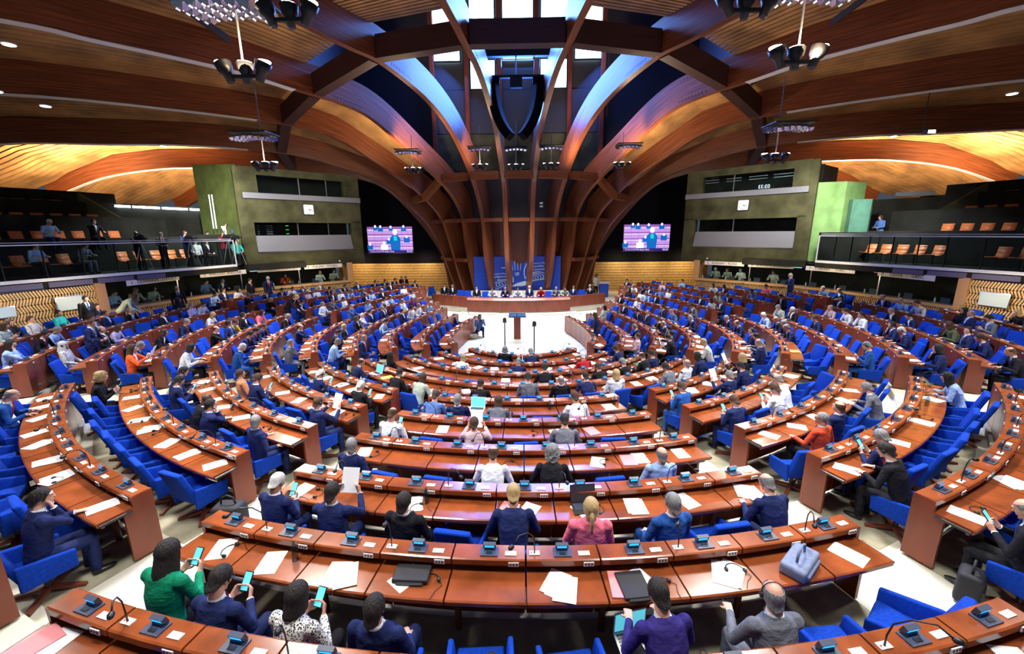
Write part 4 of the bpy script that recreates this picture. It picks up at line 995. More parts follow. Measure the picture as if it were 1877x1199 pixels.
for sx in (-1,1):
    bay(1,sx,2,sx,16.5,24,True); bay(2,sx,3,sx,16.5,30)
    bay(3,sx,4,sx,8.8,30); bay(4,sx,5,sx,8.5,30); bay(5,sx,6,sx,8.5,29.2,drop=True); bay(6,sx,7,sx,12.5,27.2,drop=True)
    # last sloping bay beyond the control rooms
    a=lambda r,f,dz:Vector(rp(7,sx,r,prof_z(7,r)+1.1+dz)).lerp(Vector(rp(7,sx,r,prof_z(7,r)+.2+dz))+Vector((-sx*1.,5,0)),f)
    mb=MB(); rs=[13+i*1.6 for i in range(10)]
    for j in range(14):
        f0=j/14;f1=f0+.7/14; mb=MB()
        for i in range(9): mb.hexa([a(rs[i],f0,0),a(rs[i+1],f0,0),a(rs[i+1],f1,0),a(rs[i],f1,0),a(rs[i],f0,.07),a(rs[i+1],f0,.07),a(rs[i+1],f1,.07),a(rs[i],f1,.07)])
        mb.add('ceiling_slat',[M_['slatwood']],cl)
# eaves wall behind the galleries where the bays come down
for sx in (-1,1):
    pts=[rp(k,sx,33.2 if k<7 else 31.2,0)[:2] for k in range(3,8)]
    wallpoly('wall_eaves_'+('left' if sx<0 else 'right'),[(p[0],p[1]) for p in pts],3,7.0,M_['sidewall'],label=('left' if sx<0 else 'right')+' dark eaves wall behind the gallery tiers',cat='wall',thick=.2*sx)
# clerestory and drum wall behind the ribs
dw=empty('wall_back',kind='structure',label='dark drum wall and clerestory behind the timber fan',cat='wall')
def drum(azs,r0,z0,r1,z1,m,name,parent):
    for a,b in zip(azs[:-1],azs[1:]):
        a,b=math.radians(a),math.radians(b); P=lambda t,r,z:(HX+math.sin(t)*r,HY-math.cos(t)*r,z)
        mb=MB(); mb.hexa([P(a,r0,z0),P(b,r0,z0),P(b,r0-.15,z0),P(a,r0-.15,z0),P(a,r1,z1),P(b,r1,z1),P(b,r1-.15,z1),P(a,r1-.15,z1)]); mb.add(name,[m],parent)
drum(list(range(-98,99,14)),4.5,.3,5.4,5.5,M_['darkwood'],'wall_panel',dw)
drum(list(range(-98,99,14)),5.4,5.5,5.9,8.7,M_['blackpanel'],'wall_panel',dw)
winx=[(-5.25,-3.7),(-3.05,-1.6),(-1.08,.70),(1.2,2.75),(3.25,4.8)]
xs=[-9,-5.25]+[]; 
for a,b,z0,z1 in [(-9,9,8.7,13.45)]:
    for c0,c1 in ((-5.3,-3.45),(-3.2,-1.35),(-1.2,.8),(1.0,2.85),(3.05,4.95)):
        mb=MB(); mb.box(c0,c1,12.22,12.3,8.8,10.9); mb.add('wall_panel',[M_['olivewall']],dw); mb=MB(); mb.box(c0,c1,12.22,12.3,10.95,13.4); mb.add('wall_panel',[M_['blackpanel']],dw)
mb=MB(); mb.box(-5.6,5.3,12.3,12.4,8.6,20); mb.add('wall_panel',[M_['blackpanel']],dw)
for x in (-5.4,-3.3,-1.3,.9,2.95,4.95):
    mb=MB(); mb.box(x-.12,x+.12,11.95,12.2,8.8,19); mb.add('mullion',[M_['panelwood']],dw)
for j,(a,b) in enumerate(winx):
    t=empty(f'window_{j+1}',kind='structure',label=f'tall bright clerestory window, {ORD[j+1]} from the left',cat='window')
    zz=[(15.0,16.4),(16.6,19)] if j in (0,2,4) else [(13.45,15.0),(15.2,16.4),(16.6,19)]
    if j==2: zz=[(15.05,15.5),(16.6,19)]
    for z0,z1 in zz:
        mb=MB(); mb.quad((a,12.15,z0),(b,12.15,z0),(b,12.15,z1),(a,12.15,z1)); mb.add('pane',[M_['bluewin']],t)
        mb=MB(); mb.box(a-.06,a,12.05,12.2,z0,z1); mb.box(b,b+.06,12.05,12.2,z0,z1); mb.box(a-.06,b+.06,12.05,12.2,z0-.06,z0); mb.box(a-.06,b+.06,12.05,12.2,z1,z1+.06); mb.add('window_frame',[M_['black']],t)
# walls enclosing the top of the fan
for sx in (-1,1):
    for (xa,ya,za),(xb,yb,zb) in (((5.3,12.25,8.6),(11,13.2,9.6)),((11,13.2,11.3),(11.3,-3,12.4))):
        mb=MB(); mb.hexa([(sx*xa,ya,za),(sx*xb,yb,zb),(sx*(xb+.1),yb+.1,zb),(sx*(xa+.1),ya+.1,za),(sx*xa,ya,20),(sx*xb,yb,20),(sx*(xb+.1),yb+.1,20),(sx*(xa+.1),ya+.1,20)]); mb.add('wall_panel',[M_['blackpanel']],dw)
mb=MB(); mb.box(-16,16,-8,18,19,19.2); mb.box(-11,11,-3.2,-3,12.6,19); mb.add('roof_panel',[M_['blackpanel']],dw)
# ---------------- blue emblem wall ----------------
lw=tag(empty('emblem_banner',(-.3,13.1,2.2)),'blue banner with white line drawing of hall and council lettering behind the rostrum','banner')
mb=MB(); mb.box(-3.0,3.0,0,.08,-1.25,1.05); mb.add('banner_panel',[mat('banner_blue',(.008,.05,.42),.6,noise=(2,.25,'Object',(.3,1,18)))],lw)
wm=mat('banner_white',(.55,.68,.88),.5)
mb=MB()
def stroke(pts,w=.03):
    w*=1.35
    for a,b in zip(pts[:-1],pts[1:]): mb.bar((a[0],-.01,a[1]),(b[0],-.01,b[1]),.012,w,up=(0,0,1) if abs(b[0]-a[0])>abs(b[1]-a[1]) else (1,0,0))
for x0,z0,x1,z1 in ((-.42,.05,-.55,.45),(-.30,.1,-.40,.62),(-.14,.12,-.20,.85),(.05,.12,.02,.7),(.22,.1,.24,.58)): stroke([(x0,z0),(x1,z1)],.022)
stroke([(-1.1,.28),(-.8,.28),(-.62,.16),(-.42,-.1),(-.30,-.4),(-.28,-.72)],.045)
stroke([(1.15,.88),(.85,.78),(.62,.5),(.48,.15),(.48,-.2),(.58,-.52)],.045)
for k in range(6): stroke([(-1.75+k*.17+.5*math.cos(a)*(1-.07*k)+.35,-.98+.28*math.sin(a)*(1-.08*k)+.05*k) for a in [math.pi*(.35+.14*q) for q in range(9)]],.028)
for k in range(6): stroke([(1.75-k*.13+.62*math.cos(a)*(1-.08*k)-.35,-.30+.30*math.sin(a)*(1-.09*k)-.05*k) for a in [math.pi*(-.45+.15*q) for q in range(9)]],.028)
mb.hexa([(-.45,-.01,-1.0),(.9,-.01,-.62),(1.5,-.01,-.5),(.4,-.01,-1.0),(-.45,0,-1.0),(.9,0,-.62),(1.5,0,-.5),(.4,0,-1.0)])
mb.poly([(-.55,-.012,-1.05),(.55,-.012,-.95),(1.45,-.012,-.52),(.45,-.012,-.66),(.0,-.012,-.78)])
stroke([(-.15,-.08),(.12,-.05),(.10,-.22),(-.13,-.25),(-.15,-.08)],.02); stroke([(-.07,-.16),(.0,-.11),(.06,-.15),(.0,-.2),(-.07,-.16)],.02)
mb.add('line_drawing',[wm],lw)
Mx=Matrix((Vector((1,0,.12)).normalized(),Vector((0,0,1)),Vector((0,-1,0)))).transposed().to_4x4()
for tx,x,z,s in (('Council of Europe',-1.70,-.16,.155),('Parliamentary',-1.70,-.36,.205),('Assembly',-1.40,-.57,.205),('Conseil de l\'Europe',.95,.56,.155),('Assemblée',.95,.36,.20),('parlementaire',.95,.14,.20)):
    Mx.translation=Vector((x,-.03,z)); text(tx,s,wm,lw,Mx.copy(),.004,'LEFT')

PEOPLE_DATA='12,8,navy,black,chin,86,0;1,0,green,longdark,phone,94,18;1,1,navy,dark,phone,106,12;0,3,grey,whitecurly,listen,50,-18;2,0,navy,white,phone,86,0;2,1,navy,dark,paper,86,6;2,2,black,dark,listen,82,18;1,2,pattern,bobdark,phone,106,6;1,3,navy,dark,listen,98,0;2,4,navy,sandy,write,82,-12;2,5,pink,blondepony,listen,86,-6;2,6,blue,grey,listen,86,6;1,6,violet,dark,phone,106,-6;2,8,navy,bald,write,86,-6;1,7,greysuit,bald,chin,106,0;13,0,black,bald,phone,86,-18;12,1,blue,bald,write,82,18;14,0,black,blondecurly,phone,82,18;28,9,orange,longbrown,paper,58,18;28,8,blue,grey,write,78,18;28,6,black,bobbrown,write,70,18;26,9,pattern,hijab,listen,86,-6;24,10,lightblue,longdark,chin,58,18;30,8,white,bobdark,write,82,18;30,5,black,balding,chin,62,12;32,7,blue,white,write,86,18;16,0,navy,dark,write,86,18;16,1,navy,dark,phone,86,12;16,3,black,baldd,write,86,18;16,4,navy,dark,chin,86,0;16,6,navy,grey,listen,74,-12;18,1,floral,brown,listen,86,6;18,2,navy,brown,phone,86,0;32,5,navy,dark,write,86,6;32,3,navy,brown,write,86,18;34,6,greysuit,grey,chin,78,0;36,13,lightblue,grey,write,82,0;6,1,navy,balding,write,86,-18;20,2,navy,white,phone,86,6;7,0,black,longdark,listen,82,18;6,3,black,dark,write,86,-12;6,4,palegreen,bobbrown,write,86,-18;8,2,white,blonde,write,86,-18;20,4,black,whiteh,phone,86,0;18,5,navy,brown,paper,86,0;5,0,bluesh,brown,write,86,6;5,1,navy,grey,listen,86,-12;5,2,greysuit,bobbrown,write,86,-12;6,6,black,dark,write,86,-18;4,0,white,balding,phone,86,-6;4,2,pinkish,brown,paper,86,-6;3,0,navy,grey,listen,86,12;3,3,white,balding,write,86,-6;9,2,black,grey,listen,50,-12;9,3,navy,grey,write,86,-12;8,4,navy,bald,write,86,-12;7,6,black,dark,write,70,18;6,7,greysuit,dark,phone,50,12;6,8,black,bald,listen,50,12;8,6,red,white,write,86,18;6,9,navy,dark,write,50,6;7,8,black,brown,write,86,12;6,10,white,blonde,listen,50,0;7,9,black,grey,write,86,18;8,8,navy,brown,write,86,6;7,11,navy,dark,phone,82,-18;6,13,white,bald,listen,78,-18;6,12,greysuit,dark,write,86,0;6,14,navy,bobdark,write,86,0;37,0,pattern,blonde,write,62,-18;39,2,black,dark,chin,62,-18;21,4,black,blonde,paper,54,-18;21,3,navy,dark,write,86,0;21,2,navy,grey,paper,86,-18;19,0,navy,brown,photo,78,18;21,0,blue,brown,phone,86,-18;4,4,greysuit,dark,write,86,-6;5,4,white,brown,write,86,-6;3,4,black,greycurly,write,86,0;3,6,lightblue,bald,listen,86,0;33,3,navy,grey,write,58,-18;31,0,blue,grey,phone,70,-18;29,4,navy,dark,chin,82,-18;29,3,navy,white,write,86,-18;27,4,olive,bobbrown,write,86,-18;27,3,navy,dark,listen,70,-18;27,2,navy,dark,write,86,-18;27,0,black,balding,write,86,-18;29,0,navy,bobdark,chin,78,-18;17,4,greysuit,grey,write,86,0;15,7,lightblue,longdark,write,70,-18;17,2,navy,balding,listen,66,-18;17,1,redorange,grey,listen,82,-18;15,1,navy,grey,phone,50,-18;15,0,black,dark,write,86,18;19,3,white,bald,write,70,-18;19,2,white,brown,phone,86,-18;26,3,black,dark,listen,62,0;28,4,navy,grey,write,70,18;26,1,lilac,grey,listen,66,0;26,0,white,brown,write,86,18;28,2,white,blonde,write,70,18;30,2,black,dark,listen,78,0;30,3,yellow,brown,write,74,18;30,4,navy,dark,listen,50,0;30,1,pink,bobdark,write,70,6;32,1,black,grey,write,74,18;32,4,navy,dark,write,86,18;34,3,navy,balding,chin,86,0;35,5,navy,grey,write,82,0;35,4,navy,balding,write,78,-18;35,2,navy,dark,listen,58,-18;35,0,navy,bald,phone,74,-18;33,6,lightblue,white,write,78,-18;35,1,greysuit,dark,write,86,0;33,5,black,bald,write,82,-18;33,4,navy,grey,write,74,-18;31,7,black,white,chin,70,0;31,5,navy,brown,write,70,-6;29,8,pinkish,bald,chin,70,-12;29,7,white,brown,write,82,-18;29,6,white,dark,chin,74,-18;31,8,palegreen,grey,write,70,-6;22,5,palegreen,bobbrown,phone,70,-18;22,3,pattern,brown,listen,78,0;22,2,teal,dark,listen,70,-18;24,8,black,dark,write,82,0;24,7,lightblue,grey,write,86,18;22,4,black,longdark,listen,70,12;24,5,greysuit,brown,listen,70,6;26,7,black,bald,listen,70,-12;26,6,lilac,bobbrown,write,86,0;22,0,navy,dark,chin,70,-6;24,4,navy,dark,listen,86,0;24,3,black,white,write,70,12;24,0,black,bobdark,listen,66,0;44,2,lightblue,dark,write,86,18;44,1,navy,dark,listen,86,18;44,0,white,bobdark,write,86,18;46,6,black,grey,chin,54,0;46,4,navy,dark,write,82,18;46,3,black,dark,write,70,12;46,2,white,brown,write,70,18;46,1,navy,grey,write,78,18;48,12,black,blonde,write,78,18;48,9,pinkish,white,listen,50,0;48,8,white,blonde,listen,62,0;48,7,black,dark,write,70,0;50,11,navy,dark,write,74,18;52,9,white,bald,listen,74,18;52,8,greysuit,grey,chin,82,18;50,8,black,dark,listen,70,0;50,7,white,bald,listen,70,12;50,6,lightblue,grey,write,86,18;46,0,greysuit,grey,write,70,-18;48,5,black,dark,write,86,18;48,4,navy,bald,listen,66,0;50,5,bluesh,grey,write,70,18;52,7,white,balding,listen,70,6;52,5,navy,bald,listen,66,0;52,4,lightblue,bald,listen,70,18;52,3,black,white,listen,70,12;48,2,black,dark,write,86,18;48,1,black,dark,write,86,18;48,0,black,dark,write,86,18;50,2,black,grey,listen,70,18;54,4,white,dark,listen,50,-6;54,3,lightblue,balding,listen,62,0;54,5,lightblue,bald,phone,86,18;54,7,bluesh,bald,chin,86,18;36,6,navy,dark,listen,74,12;36,4,black,dark,listen,86,18;36,5,navy,bald,listen,70,-18;36,7,white,white,chin,86,12;36,8,black,bobbrown,listen,70,0;38,6,lightblue,dark,write,86,18;36,10,black,blonde,listen,58,0;36,11,black,dark,write,86,18;36,2,white,bald,listen,78,18;36,1,purple,bald,listen,78,18;38,3,navy,dark,listen,82,18;38,2,white,dark,listen,78,18;38,1,white,grey,listen,82,18;38,0,lightblue,bald,write,86,12;54,0,lightblue,dark,listen,74,18;52,1,white,dark,listen,66,0;50,0,black,dark,write,70,0;51,11,black,longdark,listen,50,18;37,13,black,grey,listen,74,0;53,9,white,bald,write,86,-18;55,6,white,bobdark,listen,86,0;53,7,navy,dark,listen,54,0;53,8,navy,dark,write,86,-12;51,8,pinkish,bald,listen,70,0;53,6,bluesh,grey,listen,66,0;53,5,white,dark,listen,50,0;55,7,black,bobdark,listen,62,0;55,5,lightblue,grey,listen,62,0;55,4,black,grey,listen,70,0;37,11,white,blonde,listen,62,0;41,7,palegreen,bobdark,listen,70,0;39,9,navy,grey,listen,70,-18;39,7,navy,dark,write,78,-18;37,8,navy,dark,chin,70,0;37,7,bluesh,grey,write,74,-18;39,6,navy,balding,listen,70,-18;39,4,black,brown,phone,70,0;39,3,navy,bald,phone,58,-18;49,9,lightblue,dark,listen,70,-18;49,6,white,bobdark,write,86,-18;49,5,black,bobdark,phone,78,-18;49,2,bluesh,dark,write,70,0;51,3,palegreen,blonde,write,86,-18;51,2,navy,grey,write,82,-18;53,2,navy,dark,listen,66,0;53,1,white,bobdark,write,70,-18;53,0,navy,grey,phone,70,0;55,0,greysuit,dark,write,82,-18;37,5,navy,grey,write,86,-18;47,3,pink,dark,write,70,0;49,0,black,dark,write,86,-18;45,1,bluesh,grey,write,70,-18;45,0,blue,bald,write,86,-18;27,10,black,bobdark,listen,50,18;25,11,navy,bald,write,82,-18;25,10,lightblue,bald,write,86,-18;25,9,pattern,brown,write,86,-18;27,7,black,grey,write,70,0;27,6,navy,dark,write,70,-12;25,6,navy,bald,listen,70,6;25,7,black,longdark,listen,86,-18;25,5,greysuit,dark,phone,78,0;23,7,black,blonde,write,86,-18;41,2,navy,grey,write,82,-18;41,0,pinkish,brown,listen,58,0;39,0,black,dark,write,70,18;39,1,navy,dark,listen,50,-18;7,10,black,balding,write,86,18'
# ---------------- desks ----------------
BN={'C':'centre block','LM':'left middle block','RM':'right middle block','LW':'left wing block','RW':'right wing block','LE':'left end block','RE':'right end block'}
RN={9:'front',8:'second',7:'third',6:'fourth',5:'fifth',4:'sixth',3:'seventh',2:'eighth',1:'ninth',0:'tenth',-1:'eleventh'}
def where(bi,k): key,i,s0,s1,n=BL[bi]; return f'{ORD[k+1]} seat of {RN[i]} row, {BN[key]}'
CAM=Vector((-0.0358,-15.8535,4.8937))
def seat_frame(bi,k,u=0.):
    key,i,s0,s1,n=BL[bi]; s=s0+(s1-s0)*(k+.5)/n; x,y,nx,ny=at(i,s,u); return x,y,ZF[i],math.atan2(-ny,-nx)-math.pi/2   # heading: local +Y looks to the well
# console prototype meshes (local: +Y to the well, origin on the ledge)
def proto_console():
    a=MB(); a.box(-.085,.085,-.07,.05,0,.012); a.box(-.05,.05,.0,.03,.012,.03); a.hexa([(-.062,.01,.03),(.062,.01,.03),(.062,.05,.02),(-.062,.05,.02),(-.062,-.005,.075),(.062,-.005,.075),(.062,.03,.085),(-.062,.03,.085)]); a.box(-.03,.03,-.05,-.02,.012,.018,1)
    b=MB(); b.quad((-.048,.0075,.036),(.048,.0075,.036),(.048,-.0065,.070),(-.048,-.0065,.070)); 
    return a.mesh('console',[M_['slate'],M_['black']]),b.mesh('display',[M_['lcd']])
CONS,DISP=proto_console()
b=MB(); b.box(-.055,.055,-.025,.03,0,.008); CARD=b.mesh('name_card',[M_['card']])
b=MB(); b.box(-.05,.05,-.008,.0,-.022,.022); 
for x in (-.03,0,.03): b.ell((x,-.009,0),(.010,.004,.012),1,8,4)
SOCK=b.mesh('socket_plate',[M_['card'],M_['black']])
b=MB(); b.box(-.05,.05,-.025,.03,0,.008); b.ell((-.03,.0,.010),(.008,.008,.004),1,8,4)
MBASE=b.mesh('microphone_base',[M_['card'],M_['red']])
def mic_mesh(bend):
    b=MB(); p=[(0,0,0),(0,0,.09),(0,-.02*bend,.20),(0,-.10*bend,.29),(0,-.22*bend,.33),(0,-.30*bend,.33-.05*abs(bend))]; b.tube(p,[.008,.006,.006,.006,.006,.007],6); e=p[-1]; b.ell((0,e[1]-.03*bend,e[2]-.008),(.024,.036,.024),0,8,6); return b.mesh('microphone',[M_['black']],True)
MICS=[mic_mesh(1),mic_mesh(.75),mic_mesh(.25),mic_mesh(.95)]
b=MB(); b.box(-.030,.030,.0,.010,-.014,.014); TAG=b.mesh('number_tag',[M_['card']])
def strip(i,sa,sb,us,zs,nseg=2):
    """closed cross-section polygon (u,z) extruded along the row between sa and sb"""
    mb=MB(); n=len(us); base=0
    for q in range(nseg+1):
        s=sa+(sb-sa)*q/nseg
        for u,z in zip(us,zs): x,y,_,_=at(i,s,u); mb.v.append((x,y,z))
    for q in range(nseg):
        for j in range(n):
            j2=(j+1)%n; mb.f.append((q*n+j,q*n+j2,(q+1)*n+j2,(q+1)*n+j)); mb.m.append(0); mb.uv.append(None)
    mb.f.append(tuple(range(n-1,-1,-1))); mb.m.append(0); mb.uv.append(None)
    mb.f.append(tuple(nseg*n+j for j in range(n))); mb.m.append(0); mb.uv.append(None)
    return mb
for bi,(key,i,s0,s1,n) in enumerate(BL):
    x,y,nx,ny=at(i,(s0+s1)/2,0); zf=ZF[i]
    t=tag(empty('curved_desk',(0,0,0)),f'long curved reddish wooden desk, {RN[i]} row of the {BN[key]}','desk')
    p=(s1-s0)/n; g=.009; ns=3 if i>=7 else 2
    for k in range(n):
        sa=s0+k*p+g; sb=s0+(k+1)*p-g
        o=strip(i,sa,sb,[-.07,-.07,-.055,.125,.14,.14,.125],[zf+.815,zf+.84,zf+.85,zf+.85,zf+.842,zf+.785,zf+.775],ns).add('ledge_panel',[M_['deskwood']],t)
        strip(i,sa,sb,[.03,.03,.47,.485,.485,.47],[zf+.685,zf+.71,zf+.71,zf+.70,zf+.665,zf+.655],ns).add('desktop_panel',[M_['deskwood']],t)
        strip(i,sa,sb,[-.06,-.06,-.035,-.035],[zf+.05,zf+.815,zf+.815,zf+.05],ns).add('front_panel',[M_['panelwood']],t)
        strip(i,sa,sb,[.05,.05,.075,.075],[zf+.70,zf+.80,zf+.80,zf+.70],1).add('back_rail',[M_['panelwood']],t)
        near=True
        cx,cy,cz,rz=seat_frame(bi,k,.03)
        if near:
            strip(i,sa+.05,sb-.05,[.40,.40,.43,.43],[zf+.60,zf+.66,zf+.66,zf+.60],1).add('apron',[M_['panelwood']],t)
        o=link('console',CONS,t,(cx,cy,zf+.85),(0,0,rz)); link('display',DISP,o)
        s=s0+(k+.5)*p
        for nm,me,ds,u,z in (('name_card',CARD,.21,.06,.85),('socket_plate',SOCK,.24,.146,.812)):
            a=at(i,s+ds*(1),u); link(nm,me,t,(a[0],a[1],zf+z),(0,0,math.atan2(-a[3],-a[2])-math.pi/2+(0 if nm!='socket_plate' else 0)))
        a=at(i,s,-.072); link('number_tag',TAG,t,(a[0],a[1],zf+.775),(0,0,math.atan2(-a[3],-a[2])-math.pi/2))
        if k%2==1 or n<4:
            a=at(i,s-.27,.05); r=math.atan2(-a[3],-a[2])-math.pi/2; bb=link('microphone_base',MBASE,t,(a[0],a[1],zf+.85),(0,0,r)); 
            mi=link('microphone',MICS[rnd.choice((0,0,1,2,3))],bb,(0,0,.008),(0,0,rnd.uniform(-.9,.9)))
        if k%2==0:
            a=at(i,sa+.03,.12); mb=MB(); mb.tube([(0,0,0),(0,0,.66)],[.035,.03],8); l=mb.add('leg',[M_['darkwood']],t); l.location=(a[0],a[1],zf)
    for s,side in ((s0,1),(s1,-1)):
        w=.035*side
        strip(i,s-.004*side,s+w,[-.07,-.07,.14,.14,.24,.24],[zf+.03,zf+.845,zf+.845,zf+.70,zf+.70,zf+.03],1).add('end_panel',[M_['panelwood']],t)
        a=at(i,s-.015*side,.16);b2=at(i,s-.015*side,.47); mb=MB(); mb.tube([(a[0],a[1],zf+.68),(b2[0],b2[1],zf+.68)],.016,8); mb.add('end_rail',[M_['black']],t)
# ---------------- chairs ----------------
def chair_protos():
    def tb(c):   # backrest leans back and narrows to the top
        z=(c.z-.40)/.50; return (c.x*(1.0-.08*z),c.y-.16*z,c.z)
    back=rbox('backrest',-.225,.225,-.23,-.145,.34,.88,.028,[M_['blue']],2,tb)
    seat=rbox('seat',-.205,.205,-.20,.22,.32,.42,.03,[M_['blue']])
    def ta(sg):
        def f(c):
            q=(c.y+.23)/.45; return (c.x+sg*.030*(c.z-.33)/.3,c.y,c.z-(.10*q*(c.z-.33)/.33))
        return f
    arms=[rbox('armrest',*( (.205,.255) if sg>0 else (-.255,-.205)),-.23,.22,.28,.60,.022,[M_['blue']],2,ta(sg)) for sg in (-1,1)]
    b=MB(); b.tube([(0,0,.06),(0,0,.33)],[.03,.028],8); b.tube([(0,0,.30),(0,0,.34)],[.09,.12],8); col=b.mesh('column',[M_['black']])
    b=MB()
    for k in range(4):
        a=math.pi/4+k*math.pi/2; c,s=math.cos(a),math.sin(a); b.hexa([(c*.02-s*.03,s*.02+c*.03,.05),(c*.02+s*.03,s*.02-c*.03,.05),(c*.33+s*.022,s*.33-c*.022,.0),(c*.33-s*.022,s*.33+c*.022,.0),(c*.02-s*.03,s*.02+c*.03,.09),(c*.02+s*.03,s*.02-c*.03,.09),(c*.33+s*.022,s*.33-c*.022,.04),(c*.33-s*.022,s*.33+c*.022,.04)])
    base=b.mesh('star_base',[M_['footwood']])
    return back,seat,arms,col,base
CH=chair_protos()
def join_world(items,name,mats):
    V_=[];F=[];MI=[]
    for me,M in items:
        b=len(V_); V_+= [tuple(M@v.co) for v in me.vertices]; F+= [tuple(b+i for i in p.vertices) for p in me.polygons]; MI+= [mats.index(me.materials[p.material_index]) for p in me.polygons]
    m=bpy.data.meshes.new(name); m.from_pydata(V_,[],F)
    for q in mats: m.materials.append(q)
    m.polygons.foreach_set('material_index',MI); m.polygons.foreach_set('use_smooth',[True]*len(F)); o=bpy.data.objects.new(name,m); COL.objects.link(o); return o
def chair(loc,rz,label,group='blue swivel armchairs at the desks',name='swivel_armchair'):
    t=tag(empty(name,loc,rz),label,'chair',group)
    link('backrest',CH[0],t); link('seat',CH[1],t); link('armrest',CH[2][0],t); link('armrest',CH[2][1],t); link('column',CH[3],t); link('star_base',CH[4],t); return t
PEOPLE=dict()
for rec in PEOPLE_DATA.split(';'):
    bi,k,top,hair,pose,pu,ps=rec.split(','); PEOPLE[(int(bi),int(k))]=(top,hair,pose,int(pu)/100,int(ps)/100)
order=sorted(range(len(SEATS)),key=lambda j:(Vector((*at(BL[SEATS[j][0]][1],SEATS[j][2],.8)[:2],1))-CAM).length)
far_items=[]; cnt=0
for j in order:
    bi,k,s=SEATS[j]; key,i=BL[bi][:2]
    if (bi,k) in PEOPLE: x,y,nx,ny=at(i,s+PEOPLE[(bi,k)][4],PEOPLE[(bi,k)][3]); z=ZF[i]; rz=math.atan2(-ny,-nx)-math.pi/2
    else: x,y,z,rz=seat_frame(bi,k,(.84 if i<=1 else .60) if key=='C' else .50)
    if key=='C' and i==0 and 2<=k<=3: pass
    occ=(bi,k) in PEOPLE
    r=rz+(rnd.uniform(-.12,.12) if not occ else rnd.uniform(-.08,.08)); dx,dy=-math.sin(rz),math.cos(rz); d=0 if occ else rnd.uniform(-.05,.05)
    if not occ and (rnd.random()<.16 or (k in (0,BL[bi][4]-1) and rnd.random()<.5)): d=-.28; r=rz+rnd.uniform(-.9,.9); d=d if not(key=='C' and i<=1) else 0
    loc=(x+dx*d,y+dy*d,z)
    if cnt<286: chair(loc,r,f'blue swivel armchair, {where(bi,k)}'); cnt+=1
    else:
        M=Matrix.Translation(loc)@Matrix.Rotation(r,4,'Z')
        for me in (CH[0],CH[1],*CH[2],CH[3],CH[4]): far_items.append((me,M))
o=join_world(far_items,'swivel_armchair',[M_['blue'],M_['black'],M_['footwood']]); tag(o,'blue swivel armchairs of the farthest wing and end rows','chair',None,'stuff')
# ---------------- rostrum ----------------
RX=-.2
def arc(R,yc,x): return yc+R-math.sqrt(R*R-(x-RX)**2)
def arc_wall(x0,x1,n,f,z0,z1,th,m,name,parent,toph=None):
    for k in range(n):
        a=x0+(x1-x0)*k/n+.004;b=x0+(x1-x0)*(k+1)/n-.004; mb=MB(); N=4
        for q in range(N):
            xa=a+(b-a)*q/N; xb=a+(b-a)*(q+1)/N
            mb.hexa([(xa,f(xa),z0),(xb,f(xb),z0),(xb,f(xb)+th,z0),(xa,f(xa)+th,z0),(xa,f(xa),z1),(xb,f(xb),z1),(xb,f(xb)+th,z1),(xa,f(xa)+th,z1)])
            if toph: mb.hexa([(xa,f(xa)-.02,z1-.02),(xb,f(xb)-.02,z1-.02),(xb,f(xb)+th,z1-.02),(xa,f(xa)+th,z1-.02),(xa,f(xa)+.10,z1+toph),(xb,f(xb)+.10,z1+toph),(xb,f(xb)+th,z1+toph),(xa,f(xa)+th,z1+toph)])
        mb.add(name,[m],parent)
rt=tag(empty('rostrum'),'long curved reddish wooden rostrum facing the chamber','desk')
f1=lambda x:arc(12,9.1,x)
arc_wall(RX-3.2,RX+3.2,3,f1,.10,.84,.55,M_['panelwood'],'front_panel',rt,.10)
fw=lambda x:9.55+(abs(x-RX)-3.2)*.52
for a,b in ((RX-5.6,RX-3.2),(RX+3.2,RX+5.6)): arc_wall(a,b,3,fw,.34,1.0,.25,M_['panelwood'],'wing_panel',rt)
arc_wall(RX-3.1,RX+3.1,1,lambda x:arc(12,9.12,x),0,.10,.5,M_['cream'],'plinth',rt); arc_wall(RX-3.6,RX+3.6,1,lambda x:arc(13,8.55,x),0.0,.05,1.2,M_['floorw'],'plinth_step',rt)
for a,b in ((RX-6.2,RX-3.1),(RX+3.1,RX+6.2)): arc_wall(a,b,1,lambda x:fw(x)+.05,0,.34,.3,M_['cream'],'plinth',rt)
mb=MB(); mb.poly([(RX-3.2,9.9,.26),(RX+3.2,9.9,.26),(RX+6.6,11.6,.26),(14,17.2,.26),(-14,17.2,.26),(RX-6.6,11.6,.26)]); mb.add('platform_floor',[M_['cream']],fl)
mb=MB(); mb.box(RX-3.3,RX+3.3,12.6,12.75,.26,.95); tag(mb.add('trim_cream_band',[M_['floorw']]),'low cream band below the blue banner','wall band',None,'structure')
